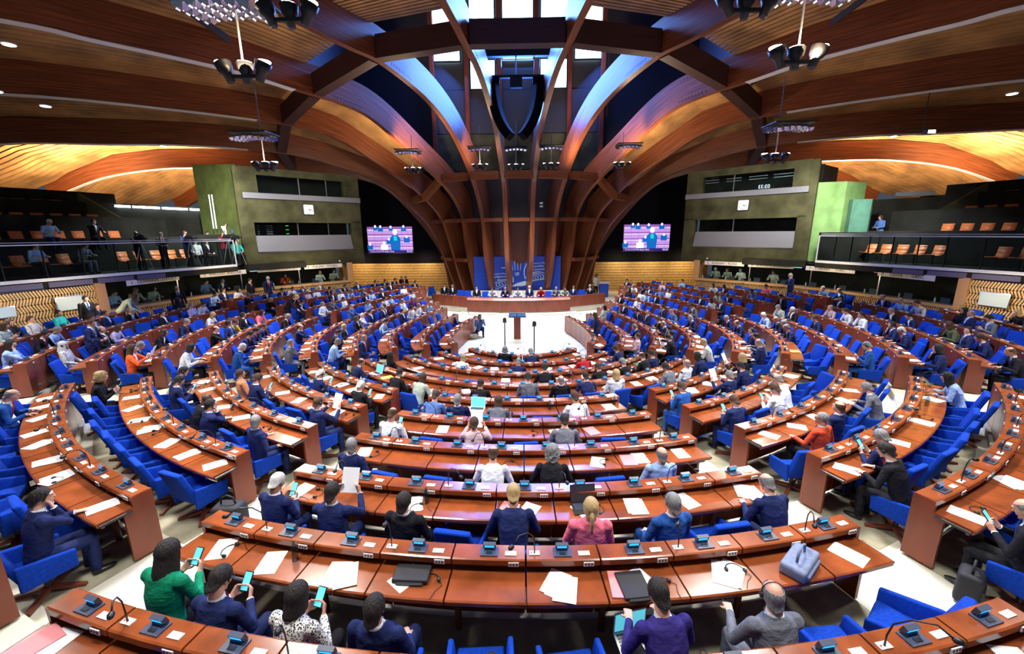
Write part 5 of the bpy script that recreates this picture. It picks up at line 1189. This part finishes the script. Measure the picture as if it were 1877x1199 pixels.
# lectern
t=tag(empty('lectern',(-.22,3.15,0)),'slim wooden lectern with a blue lettered panel standing in the well','lectern')
mb=MB(); mb.box(-.16,.16,-.12,.12,0,1.02); mb.add('post',[M_['panelwood']],t)
me=rbox('desk_top',-.42,.42,-.18,.2,1.02,1.06,.01,[M_['panelwood']]); link('desk_top',me,t)
mb=MB(); mb.box(-.38,.38,-.20,-.17,1.06,1.26); mb.add('sign_panel',[mat('sign_blue',(.02,.16,.42),.5)],t)
Mx=Matrix((Vector((1,0,0)),Vector((0,0,1)),Vector((0,-1,0)))).transposed().to_4x4()
for tx,x in (('COE',-.19),('PACE',.19)): Mx.translation=Vector((x,-.205,1.16)); text(tx,.13,wm,t,Mx.copy(),.002)
for x in (-.72,.48):
    t=tag(empty('microphone_stand',(x,.9 if x<0 else .2,0)),f'tall black microphone stand in the white well, {"left" if x<0 else "right"} one','microphone')
    mb=MB(); mb.tube([(0,0,.02),(0,0,1.28)],.026,8); mb.add('pole',[M_['black']],t)
    mb=MB(); mb.tube([(0,0,0),(0,0,.02)],[.16,.15],12); mb.add('base',[M_['black']],t)
    mb=MB(); mb.ell((0,0,1.36),(.085,.085,.11)); mb.box(-.09,.09,-.05,.05,1.25,1.29); mb.add('head',[M_['black']],t)
# speaker's stand on the far right
t=tag(empty('speaking_stand',(5.9,14.0,.26)),'white topped stand with blue front beside the timber fan','lectern')
mb=MB(); mb.box(-.3,.3,-.2,.2,0,1.0); mb.add('body',[M_['scrblue'] if 0 else mat('stand_blue',(.01,.05,.45),.5)],t)
mb=MB(); mb.hexa([(-.4,-.25,1.0),(.4,-.25,1.0),(.4,.25,1.05),(-.4,.25,1.05),(-.4,-.25,1.05),(.4,-.25,1.05),(.4,.25,1.10),(-.4,.25,1.10)]); mb.add('top',[M_['whitemetal']],t)
# rostrum seats and people
def rost_seat(x,y,z,rz,lab): return chair((x,y,z),rz,lab,'blue armchairs on the rostrum',name='rostrum_armchair')
RP=[(-2.9,'black','dark','listen'),(-1.85,'white','dark','write'),(-1.05,'navy','grey','write'),(-.25,'white','brown','write'),(.5,'navy','white','listen'),(1.25,'red','blonde','write'),(2.15,'greysuit','grey','write'),(2.75,'palegreen','bobbrown','write'),(3.35,'navy','bobbrown','listen'),(-2.35,None,0,0),(-3.5,None,0,0),(-4.0,None,0,0),(-4.6,'black','grey','listen'),(-5.2,'black','dark','listen'),(.05+3.85,None,0,0),(4.5,'black','white','paper'),(1.72,None,0,0)]
RP.sort(key=lambda q:q[0])
for n_,(x,top,hair,pose) in enumerate(RP):
    y=10.55+max(0,abs(x)-2.6)*.5; r=math.pi+(.25 if x<-3 else -.25 if x>3 else 0)
    rost_seat(x,y,.27,r,f'blue armchair on the rostrum, {ORD[n_+1] if n_<16 else "last"} from the left')
    if top: person((x,y,.27),r,pose,hair,top,f'person with {HN[hair]} in {CN[top]}, {ORD[n_+1] if n_<16 else "last"} rostrum seat from left',far=True)
for x,y in ((-7.1,13.6),(-6.3,13.0)): rost_seat(x,y,.27,math.pi+.3,f'blue armchair left of the timber fan, {"outer" if x<-7 else "inner"} one')
# ---------------- hanging lights and loudspeakers ----------------
def floodlight(x,y,z,ztop,lab,mirror=True,mx=0.,big=1.):
    t=tag(empty('floodlight_cluster',(x,y,z)),lab,'light fixture')
    mb=MB(); mb.tube([(0,0,.15),(0,0,ztop-z)],.016,8); mb.add('rod',[M_['greypanel']],t)
    mb=MB(); mb.bar((-.32,0,.05),(.32,0,.05),.05,.05); mb.add('crossbar',[M_['black']],t)
    for q in range(3):
        xx=(-.28,0,.28)[q]; M=Matrix.Translation((xx,.05*(q%2),.10))@Matrix.Rotation((q-1)*.35,4,'Y')
        mb=MB(); 
        pts=[M@Vector(p) for p in ((0,0,-.14),(0,0,0),(0,0,.04),(0,0,.16))]; mb.tube(pts,[.06,.075,.11,.13],12); o=mb.add('lamp_can',[M_['black']],t,smooth=True)
        mb=MB(); c=M@Vector((0,0,.163)); mb.tube([c,c+Vector((0,0,.01))],.11,12); mb.add('lamp_lens',[M_['lampw']],o)
    if mirror:
        mt=MB(); fr=MB(); zz=ztop-z-.0 if 0 else .95
        for a in range(6):
            for b in range(4):
                cx=mx+(-.5+a*.2)*big; cy=(-.3+b*.2)*big; h=zz+.10*math.cos((cx-mx)*2.2)+.05*math.sin(cy*3)
                mt=MB(); mt.tube([(cx-.095*big,cy,h-.03),(cx-.05*big,cy,h),(cx+.05*big,cy,h),(cx+.095*big,cy,h-.03)],[.085*big]*4,6); mt.add('mirror_facet',[M_['mirror']],t)
        fr.box(mx-.65*big,mx+.65*big,-.42*big,.42*big,zz+.17,zz+.20); fr.add('reflector_frame',[M_['black']],t)
FX=[(-4.49,-8.5,7.33,9.9,'near left',-.15),(4.29,-8.5,7.4,9.9,'near right',.2),(-8.64,-1.2,7.0,9.6,'middle left',-.25),(8.29,-1.2,7.06,9.6,'middle right',.3),(-5.79,7.5,8.02,9.9,'far outer left',-.2),(-2.31,8.7,8.34,10.6,'far inner left',0),(-.3,9.0,8.36,10.8,'far central',0),(1.65,8.7,8.35,10.6,'far inner right',0),(5.31,7.5,8.17,9.9,'far outer right',.3)]
for x,y,z,zt,nm,mx in FX: floodlight(x,y,z,zt,f'{nm} cluster of black floodlights under a faceted mirror reflector',True,mx)
for x,nm in ((-3.42,'left'),(3.2,'right')): floodlight(x,-9.0,7.9,11.5,f'black floodlight cluster near the top edge, {nm} one',False)
t=tag(empty('ceiling_spotlight',(13.9,0,8.2)),'small white spotlight with black bracket under the right ribs','light fixture')
mb=MB(); mb.tube([(0,0,0),(0,0,1.2)],.015,6); mb.bar((-.5,0,0),(.2,0,.05),.03,.03); mb.add('bracket',[M_['black']],t); mb=MB(); mb.box(.1,.38,-.1,.1,-.12,.02); mb.add('lamp_head',[M_['black']],t); mb=MB(); mb.box(.12,.36,-.105,-.1,-.10,.0); mb.add('lamp_lens',[M_['lampw']],t)
for n_,(x,y,z) in enumerate([(-15.6,-4.0,9.15),(-15.6,-2.6,9.1),(-15.6,-1.3,9.05),(-13.3,-4.0,9.75),(-15.9,3.6,8.75),(15.6,-1.0,9.05),(15.6,-2.6,9.1),(15.9,3.6,8.75)]):
    t=tag(empty('recessed_downlight',(x,y,z)),f'round recessed downlight in the slatted ceiling, {"left" if x<0 else "right"} side, {["first","second","third","upper","farthest","nearest","second","farthest"][n_]}','light')
    mb=MB(); mb.tube([(0,0,-.01),(0,0,.02)],.15,14); mb.add('trim_ring',[M_['whitemetal']],t); mb=MB(); mb.tube([(0,0,-.02),(0,0,-.01)],.12,14); mb.add('lamp_lens',[M_['lampw']],t)
# line arrays
gb=tag(empty('rigging_bar',(-.25,7.0,12.35)),'black rigging truss from which the loudspeaker arrays hang','truss')
mb=MB(); mb.box(-1.5,1.5,-.1,.1,0,.12); mb.box(-.3,.3,-.12,.12,-.45,0); mb.box(-1.75,1.75,-.12,.12,.95,1.35); mb.tube([(0,0,.1),(0,0,1)],.03,6); mb.tube([(.9,0,.1),(.9,0,1)],.02,6); mb.add('truss_bars',[M_['black']],gb)
for sx in (-1,1):
    t=tag(empty('loudspeaker_array',(-.25+sx*1.12,6.9,12.3)),f'curved black loudspeaker array hanging between the ribs, {"left" if sx<0 else "right"} one','loudspeaker','pair of hanging loudspeaker arrays')
    p=Vector((0,0,0)); a=.0
    for k in range(12):
        a+=.028+.006*k if k else 0; d=Vector((-sx*math.sin(a),-.35*math.sin(a),-math.cos(a))).normalized()
        c=p+d*.125; M=Matrix.Translation(c)@d.to_track_quat('-Z','Y').to_matrix().to_4x4()
        me=MB(); me.box(-.30,.30,-.22,.22,-.118,.118,0,M); me.box(-.26,.26,-.225,-.22,-.10,.10,1,M); me.add('speaker_box',[M_['blackcloth'],M_['blackcloth']],t); p=p+d*.245
t=tag(empty('wall_camera',(1.25,11.3,6.6)),'small white camera fixed to the second right hand rib','camera')
mb=MB(); mb.box(-.1,.1,-.1,.05,0,.1); mb.box(-.1,.1,-.1,.05,-.2,-.1); mb.add('housing',[M_['whitemetal']],t)

# ---------------- people at the desks ----------------
handheld=[]
REV={'phone','paper'}
for (bi,k),(top,hair,pose,pu,ps) in sorted(PEOPLE.items()):
    key,i,s0,s1,n=BL[bi]; x,y,nx,ny=at(i,s0+(s1-s0)*(k+.5)/n+ps,pu); z=ZF[i]; rz=math.atan2(-ny,-nx)-math.pi/2; dist=(Vector((x,y,1))-CAM).length
    if pose=='photo': pose='phone'
    if top=='violet': pose='write'
    if pose=='listen' and rnd.random()<.3: pose='turn'
    lab=f'person with {HN[hair]} in {CN[top]}, {where(bi,k)}'
    if len(lab.split())>16: lab=f'{HN[hair]}, {CN[top]}, {where(bi,k)}'.replace('short ','')
    man=hair not in WOMEN
    b,sc,r=person((x,y,z),rz,pose,hair,top,lab,'people seated at the desks',headset=rnd.random()<.28 and dist<18,glasses=rnd.random()<.3 and dist<14,far=dist>19)
    if pose in REV: handheld.append((b,sc,r,pose,bi,k,dist))
# phones and papers held in hands are things of their own
def box_thing(name,M,dims,m,label,cat,group=None,screen=None):
    mb=MB(); a,b,c=dims; mb.box(-a/2,a/2,-b/2,b/2,-c/2,c/2)
    if screen: mb.quad((-a*.44,-b*.46,c/2+.001),(a*.44,-b*.46,c/2+.001),(a*.44,b*.46,c/2+.001),(-a*.44,b*.46,c/2+.001),1)
    o=mb.add(name,[m]+([screen] if screen else [])); o.matrix_world=M; return tag(o,label,cat,group)
for b,sc,r,pose,bi,k,dist in handheld:
    P=POSES[pose]; mid=(P['wr'][-1]+P['wr'][1])/2
    if pose=='phone':
        M=Matrix.Translation(b.location)@Matrix.Rotation(r,4,'Z')@Matrix.Translation((mid+Vector((0,.09,.10)))*sc)@Matrix.Rotation(.9,4,'X')
        box_thing('mobile_phone',M,(.08,.155,.010),M_['black'],f'mobile phone with lit screen held at the {where(bi,k)}','phone','mobile phones held by seated people',M_['cyan'])
    else:
        M=Matrix.Translation(b.location)@Matrix.Rotation(r,4,'Z')@Matrix.Translation((mid+Vector((0,.10,.12)))*sc)@Matrix.Rotation(1.1,4,'X')
        box_thing('paper_sheet',M,(.215,.30,.003),M_['white'],f'white sheets held up to read at the {where(bi,k)}','paper','sheets held up by seated people')
# ---------------- papers, headphones and other things on the desks ----------------
def sheet_mesh(seed):
    r=random.Random(seed); mb=MB(); n=r.choice((1,2,3)); 
    for q in range(n):
        M=Matrix.Translation((r.uniform(-.05,.05)*q,r.uniform(-.03,.03)*q,.004*q))@Matrix.Rotation(r.uniform(-.25,.25)*q,4,'Z'); mb.box(-.105,.105,-.148,.148,0,.003,0,M)
    return mb.mesh('paper_sheet',[M_['white']])
SHEETS=[sheet_mesh(q) for q in range(8)]
b=MB(); b.tube([(math.cos(t)*.085,math.sin(t)*.085,.012) for t in [k*math.pi/10 for k in range(11)]],.005,6)
for x in (-1,1): b.ell((x*.085,0,.018),(.018,.028,.018),0,8,6)
b.tube([(.085,0,.01),(.12,-.06,.006),(.06,-.12,.006),(.02,-.2,.006)],.003,5); HEADP=b.mesh('headphones',[M_['black']],True)
b=MB(); b.tube([(0,0,0),(0,0,.15),(0,0,.18),(0,0,.20),(0,0,.215)],[.033,.033,.014,.012,.012],10); BOTTLE=b.mesh('water_bottle',[glass('bottle_plastic',(.75,.85,.95),.35)],True)
FOL=[mat('folder_green',(.04,.22,.12),.6),mat('folder_pink',(.75,.25,.28),.6),mat('folder_yellow',(.8,.62,.1),.6),M_['black']]
def on_desk(bi,k,dx,u,me,name,label,cat,grp,rot=0,dz=.711,scale=1):
    key,i,s0,s1,n=BL[bi]; s=s0+(s1-s0)*(k+.5)/n+dx; x,y,nx,ny=at(i,s,u)
    o=bpy.data.objects.new(name,me); COL.objects.link(o); o.location=(x,y,ZF[i]+dz); o.rotation_euler=(0,0,math.atan2(-ny,-nx)-math.pi/2+rot); o.scale=(scale,)*3
    return tag(o,label,cat,grp)
SPECIAL_EMPTY={(1,1),(1,5)}
np_,nh=0,0
for j in order:
    bi,k,s=SEATS[j]; key,i=BL[bi][:2]; w=where(bi,k); x,y=at(i,s,.3)[:2]; d=(Vector((x,y,1))-CAM).length
    if d>24: continue
    q=rnd.random()
    if q<.62 and np_<240: on_desk(bi,k,rnd.uniform(-.14,.10),rnd.uniform(.26,.31),SHEETS[rnd.randrange(8)],'paper_sheet',f'white paper sheets lying at {w}','paper','white papers lying on the desks',rnd.uniform(-.6,.6)); np_+=1
    if rnd.random()<.30 and nh<110 and d<17: on_desk(bi,k,rnd.uniform(.12,.22),rnd.uniform(.25,.36),HEADP,'headphones',f'black headphones lying at {w}','headphones','black headphones on the desks',rnd.uniform(-2,2)); nh+=1
    if rnd.random()<.05 and d<17: on_desk(bi,k,.2,.22,BOTTLE,'water_bottle',f'clear water bottle at {w}','bottle','water bottles on the desks')
    if rnd.random()<.06 and d<16:
        mb=MB(); mb.box(-.11,.11,-.15,.15,0,.012); c=rnd.randrange(3); on_desk(bi,k,-.2,.3,mb.mesh('folder',[FOL[c]]),'folder',f'{["green","pink","yellow"][c]} folder lying at {w}','folder',None,rnd.uniform(-.4,.4))
# laptops
def laptop(M,label,dark=False):
    t=tag(empty('laptop'),label,'laptop'); t.matrix_world=M
    mb=MB(); mb.box(-.16,.16,-.11,.11,0,.014); 
    mb.add('base',[M_['black'] if dark else M_['whitemetal']],t)
    mb=MB()
    for r in range(5):
        for c in range(12): mb.box(-.14+c*.0235,-.12+c*.0235,.075-r*.026,.094-r*.026,.014,.017)
    o=mb.add('keys',[M_['slate'] if dark else M_['black']],t); o['kind']='stuff'
    Mq=Matrix.Translation((0,.11,.012))@Matrix.Rotation(-.30,4,'X'); mb=MB(); mb.box(-.16,.16,0,.010,0,.22,0,Mq); mb.quad(*[Mq@Vector(v) for v in ((-.15,-.001,.012),(.15,-.001,.012),(.15,-.001,.208),(-.15,-.001,.208))],1); mb.add('lid',[M_['black'] if dark else M_['whitemetal'],M_['blackpanel'] if dark else M_['cyan']],t)
def desk_M(bi,k,dx,u,rot=0,dz=.711):
    key,i,s0,s1,n=BL[bi]; s=s0+(s1-s0)*(k+.5)/n+dx; x,y,nx,ny=at(i,s,u); return Matrix.Translation((x,y,ZF[i]+dz))@Matrix.Rotation(math.atan2(-ny,-nx)-math.pi/2+rot,4,'Z')
BI={(b[0],b[1]):q for q,b in enumerate(BL)}
laptop(desk_M(BI[('C',2)],5,.02,.28,.05),'open black laptop on the eighth row centre desk',True)
laptop(Matrix.Translation((.98,-12.80,1.24))@Matrix.Rotation(.25,4,'Z')@Matrix.Rotation(.35,4,'X'),'open silver laptop with cyan screen held on a lap at the bottom edge')
laptop(desk_M(BI[('C',6)],1,0,.3),'open silver laptop in the fourth row, far left of the centre block')
laptop(desk_M(BI[('C',5)],1,.1,.3),'open silver laptop near the left end of the fifth row centre desk')
laptop(desk_M(BI[('RW',7)],1,.0,.3),'open silver laptop on the third row right wing desk')
# bags and cases
def bag(M,dims,m,label,handle=True,name='bag'):
    t=tag(empty(name),label,'bag'); t.matrix_world=M; a,b,c=dims
    me=rbox('body',-a/2,a/2,-b/2,b/2,0,c,min(dims)*.3,[m],3); link('body',me,t)
    me=rbox('front_pocket',-a*.38,a*.38,-b/2-.02,-b/2+.03,c*.1,c*.6,.015,[m]); link('front_pocket',me,t)
    if handle: mb=MB(); mb.tube([(-a*.25,0,c),(-a*.2,0,c+.09),(0,0,c+.13),(a*.2,0,c+.09),(a*.25,0,c)],.012,6); mb.add('strap',[m],t,smooth=True)
gb_=mat('bag_bluegrey',(.16,.20,.32),.8,noise=(20,.2)); bk=mat('bag_black',(.012,.012,.018),.7)
bag(desk_M(BI[('C',1)],8,.12,.32,.5),(.44,.22,.12),gb_,'blue grey briefcase lying on the ninth row centre desk, right part')
bag(desk_M(BI[('C',1)],3,.0,.24,.05),(.34,.20,.05),bk,'black leather portfolio lying on the ninth row centre desk',False,'portfolio')
bag(desk_M(BI[('C',1)],6,-.1,.32,.05),(.26,.30,.03),bk,'black zipped document case hanging over the ninth row desk edge',False,'document_case')
def ground(key,i,s,u,rot,dims,m,label): 
    x,y,nx,ny=at(i,s,u); bag(Matrix.Translation((x,y,ZF[i]+.01))@Matrix.Rotation(math.atan2(-ny,-nx)-math.pi/2+rot,4,'Z'),dims,m,label,True,'backpack')
ground('LM',2,-s_at_theta(2,20.5),.55,.4,(.40,.26,.42),bk,'black backpack on the floor by the left middle desk end')
ground('RM',1,s_at_theta(1,21.5),.6,.3,(.28,.20,.36),bk,'black backpack on the floor beside the right middle desk end')
ground('RM',3,s_at_theta(2,56),.5,.3,(.32,.26,.45),bk,'black backpack in the right aisle below the wing desks')
ground('C',2,s_at_theta(2,7.5),.95,.2,(.34,.24,.40),bk,'black bag on the floor behind the pink top')
# ---------------- standing people ----------------
def stand(x,y,z,rz,pose,hair,top,lab,**k): return person((x,y,z),rz,pose,hair,top,lab,**k)
def face(x,y,tx,ty): return math.atan2(ty-y,tx-x)-math.pi/2
ST=[(-12.25,-4.7,ZF[1],face(0,0,1,.2),'standpaper','brown','navy','person standing in navy suit at the left aisle edge of the wing'),
(-14.75,1.5,ZF[0],face(0,0,1,-.8),'stand','bald','black','person standing in black suit and striped tie by the left aisle'),
(-4.95,-3.6,ZF[7],face(0,0,1,-.1),'standpaper','bald','navy','person standing with thinning hair and papers at left wing desk end'),
(3.05,.75,ZF[9],face(0,0,-.8,.2),'standpaper','bobbrown','navy','person standing in navy suit at the right front row desk'),
(-8.6,13.6,.26,face(0,0,1,-.3),'stand','bald','black','left of two black suited people standing by the golden back wall'),
(-8.2,13.7,.26,face(0,0,-1,-.2),'standpaper','grey','black','right of two black suited people standing by the golden back wall'),
(-15.2,-1.9,ZF[-1],face(0,0,1,-.2),'stand','dark','black','person standing in black jacket beneath the first booth poster'),
(-15.0,-.9,ZF[-1],face(0,0,.8,.6),'bend','bobbrown','palegreen','person leaning in a pale cardigan below the left booths'),
(-13.9,5.0,ZF[0],face(0,0,1,-.2),'stand','dark','black','person standing in black suit before the English and French booths'),
(-13.3,5.6,ZF[0],face(0,0,.8,-.5),'stand','white','navy','white haired person standing before the French booth'),
(13.5,5.2,ZF[0],face(0,0,-1,.1),'standpaper','white','navy','white haired person standing in navy suit before the right booths'),
(5.35,14.1,.26,face(0,0,.2,-1),'standpaper','longdark','pattern','person with long dark hair standing at the blue stand'),
(-10.3,1.9,ZF[2],face(0,0,1,.1),'bend','blonde','black','blonde person in black bending over the eighth row left end desk')]
for x,y,z,rz,pose,hair,top,lab in ST: stand(x,y,z,rz,pose,hair,top,lab)
b,sc,r=stand(-2.05,3.7,0,face(0,0,.3,-1),'kneel','bobbrown','bluesh','photographer kneeling on the white floor with camera',jitter=False)
def camera_thing(b,r,sc,pose,label,video=False):
    P=POSES[pose]; mid=(P['wr'][-1]+P['wr'][1])/2+Vector((0,.09,.07)); t=tag(empty('photo_camera'),label,'camera'); t.matrix_world=Matrix.Translation(b.location)@Matrix.Rotation(r,4,'Z')@Matrix.Translation(mid*sc)
    mb=MB(); mb.box(-.07,.07,-.03,.04,-.05,.05); mb.box(-.02,.02,-.02,.02,.05,.08); mb.add('camera_body',[M_['black']],t)
    mb=MB(); mb.tube([(0,.04,0),(0,.16,0)],[.038,.042],10); mb.add('lens',[M_['black']],t)
camera_thing(b,r,sc,'kneel','black camera held by the kneeling photographer')
mb=MB(); mb.ell((0,0,.10),(.28,.2,.12)); mb.ell((.15,.05,.13),(.14,.12,.10)); o=mb.add('camera_bag',[mat('camo_bag',(.30,.27,.18),.8,noise=(9,.6))],smooth=True); o.location=(-2.35,3.1,0); tag(o,'mottled khaki camera bag on the white floor','bag')
# ---------------- press gallery people ----------------
def gpt(sx,f,u):
    A=goff(sx,u); f*=len(A)-1; i=min(int(f),len(A)-2); q=f-i; return A[i][0]+(A[i+1][0]-A[i][0])*q,A[i][1]+(A[i+1][1]-A[i][1])*q
GAL=[(-16.9,2.4,3.4,'camera','baldd','black','bald camera operator in black at a tripod in the press gallery'),(-16.4,3.1,3.4,'standpaper','brown','black','camera operator with brown hair and black T-shirt in the press gallery'),
(-15.9,3.9,3.4,'camera','dark','navy','camera operator in dark blue leaning on the gallery rail'),(-16.6,6.2,3.4,'standpaper','dark','lightblue','person in light blue shirt standing reading a phone in the gallery'),
(-14.95,5.1,3.4,'camera','brown','maroon','camera operator in maroon top at the gallery rail'),(-14.7,5.35,3.4,'camera','baldd','white','camera operator in white shirt at the gallery rail'),
(-15.6,6.35,3.9,'camera','dark','white','photographer in white shirt raising a camera in the gallery'),(-15.05,6.3,3.9,'standpaper','dark','blue','person in blue suit reading papers at the gallery end')]
for x,y,z,pose,hair,top,lab in GAL:
    b,sc,r=stand(x,y,z,face(x,y,-3,-2),pose,hair,top,lab,trousers='jeans' if top=='white' and z>3.6 else 'black')
    if pose=='camera':
        camera_thing(b,r,sc,pose,'black camera held by the '+lab.split(' in the')[0].split(' at ')[0])
        if z<3.6:
            t=tag(empty('camera_tripod',(x+.35,y-.2,z)),f'black tripod below the camera of the {lab.split(" at ")[0].split(" leaning")[0]}','tripod')
            for a in range(3):
                mb=MB(); mb.tube([(0,0,1.25),(math.cos(a*2.09)*.35,math.sin(a*2.09)*.35,0)],.018,6); mb.add('leg',[M_['metal']],t)
            mb=MB(); mb.box(-.16,.16,-.07,.07,1.27,1.45); mb.tube([(.16,0,1.36),(.30,0,1.36)],.05,8); mb.add('video_camera',[M_['black']],t)
SG=[(-19.0,.8,4.3,'write','white','lightblue','white haired person in blue shirt sitting in the second gallery tier'),(-18.3,2.0,4.3,'chin','bobdark','black','person in black sitting in the second gallery tier writing notes'),
(-18.2,-.6,3.4,'write','dark','lightblue','person in light blue shirt seated in the gallery front row, leftmost'),(-17.6,.6,3.4,'write','dark','grey','person in grey jacket with laptop seated in the gallery front row'),
(-15.7,4.2,3.4,'listen','bobdark','white','person in white seated between tripods in the gallery'),(-15.45,4.6,3.4,'listen','bobdark','black','person in black dress seated in the gallery front row'),
(-14.5,5.35,3.4,'listen','bobdark','teal','person in turquoise top seated at the gallery end')]
for x,y,z,pose,hair,top,lab in SG: person((x,y,z),face(x,y,0,-2),pose,hair,top,lab)
stand(18.3,6.3,3.9,face(0,0,-1,-.2),'standpaper','bobbrown','bluesh','person in blue top standing alone in the right gallery corridor')
# interpreters
IN=[(-1,.06,'lightblue','dark','first'),(-1,.13,'palegreen','grey','second'),(-1,.19,'palegreen','bobbrown','third'),(-1,.38,'bluesh','dark','fourth'),(-1,.44,'navy','grey','fifth'),(-1,.70,'redorange','bobdark','sixth'),(-1,.86,'white','bobblonde','seventh'),(-1,.93,'palegreen','bobbrown','eighth'),
(1,.92,'palegreen','white','first'),(1,.86,'palegreen','bobbrown','second'),(1,.80,'white','grey','third'),(1,.66,'white','brown','fourth')]
HN['bobblonde']='blonde bob'
for sx,f,top,hair,o_ in IN:
    p,d=wl(sx,LWALL*f); n=Vector((d.y,-d.x))*sx; c=p+n*.62; si="left" if sx<0 else "right"
    person((c.x,c.y,ZS-.55-.0),math.atan2(-n.y,-n.x)-math.pi/2,'write',hair,top,f'interpreter with {HN[hair]} in {CN[top]}, {o_} along the {si} booths',far=True)
# posters on the zigzag wall
for sx,y,w,h,z,nm in ((-1,-3.35,.62,.36,2.55,'pale blue notice board on the left zigzag wall'),(-1,-1.55,.80,.50,2.55,'white framed board beside the first left booth'),(1,-1.45,.82,.50,2.5,'white framed board beside the right booths')):
    x=sx*(16.42 if y<-2 else 16.2); M=facing((x-sx*.05,y,z),(-sx,.12*0+ .2*(-1))); t=tag(empty('notice_board'),nm,'board'); t.matrix_world=M
    me=rbox('board',-w/2,w/2,-h/2,h/2,0,.03,.01,[M_['metal']]); link('board',me,t); mb=MB(); mb.box(-w/2+.02,w/2-.02,-h/2+.02,h/2-.02,.03,.033); mb.add('face',[mat('board_face',(.55,.68,.66) if y>-2 else (.45,.62,.72),.5)],t)
# security camera domes over the booths
for sx in (-1,1):
    p=q3(sx,4.6,3.15,.12); t=tag(empty('dome_camera',p),f'small dome camera above the {"left" if sx<0 else "right"} booths','camera'); mb=MB(); mb.ell((0,0,.0),(.10,.10,.12)); mb.add('dome',[M_['black']],t); mb=MB(); mb.ell((0,0,.13),(.06,.06,.05)); mb.add('mount',[M_['whitemetal']],t)
for o in bpy.data.objects:
    if o.type=='MESH' and o.parent is None and 'label' not in o and o.get('kind')!='structure': o['label']=o.name.replace('_',' ')+' in the hall'
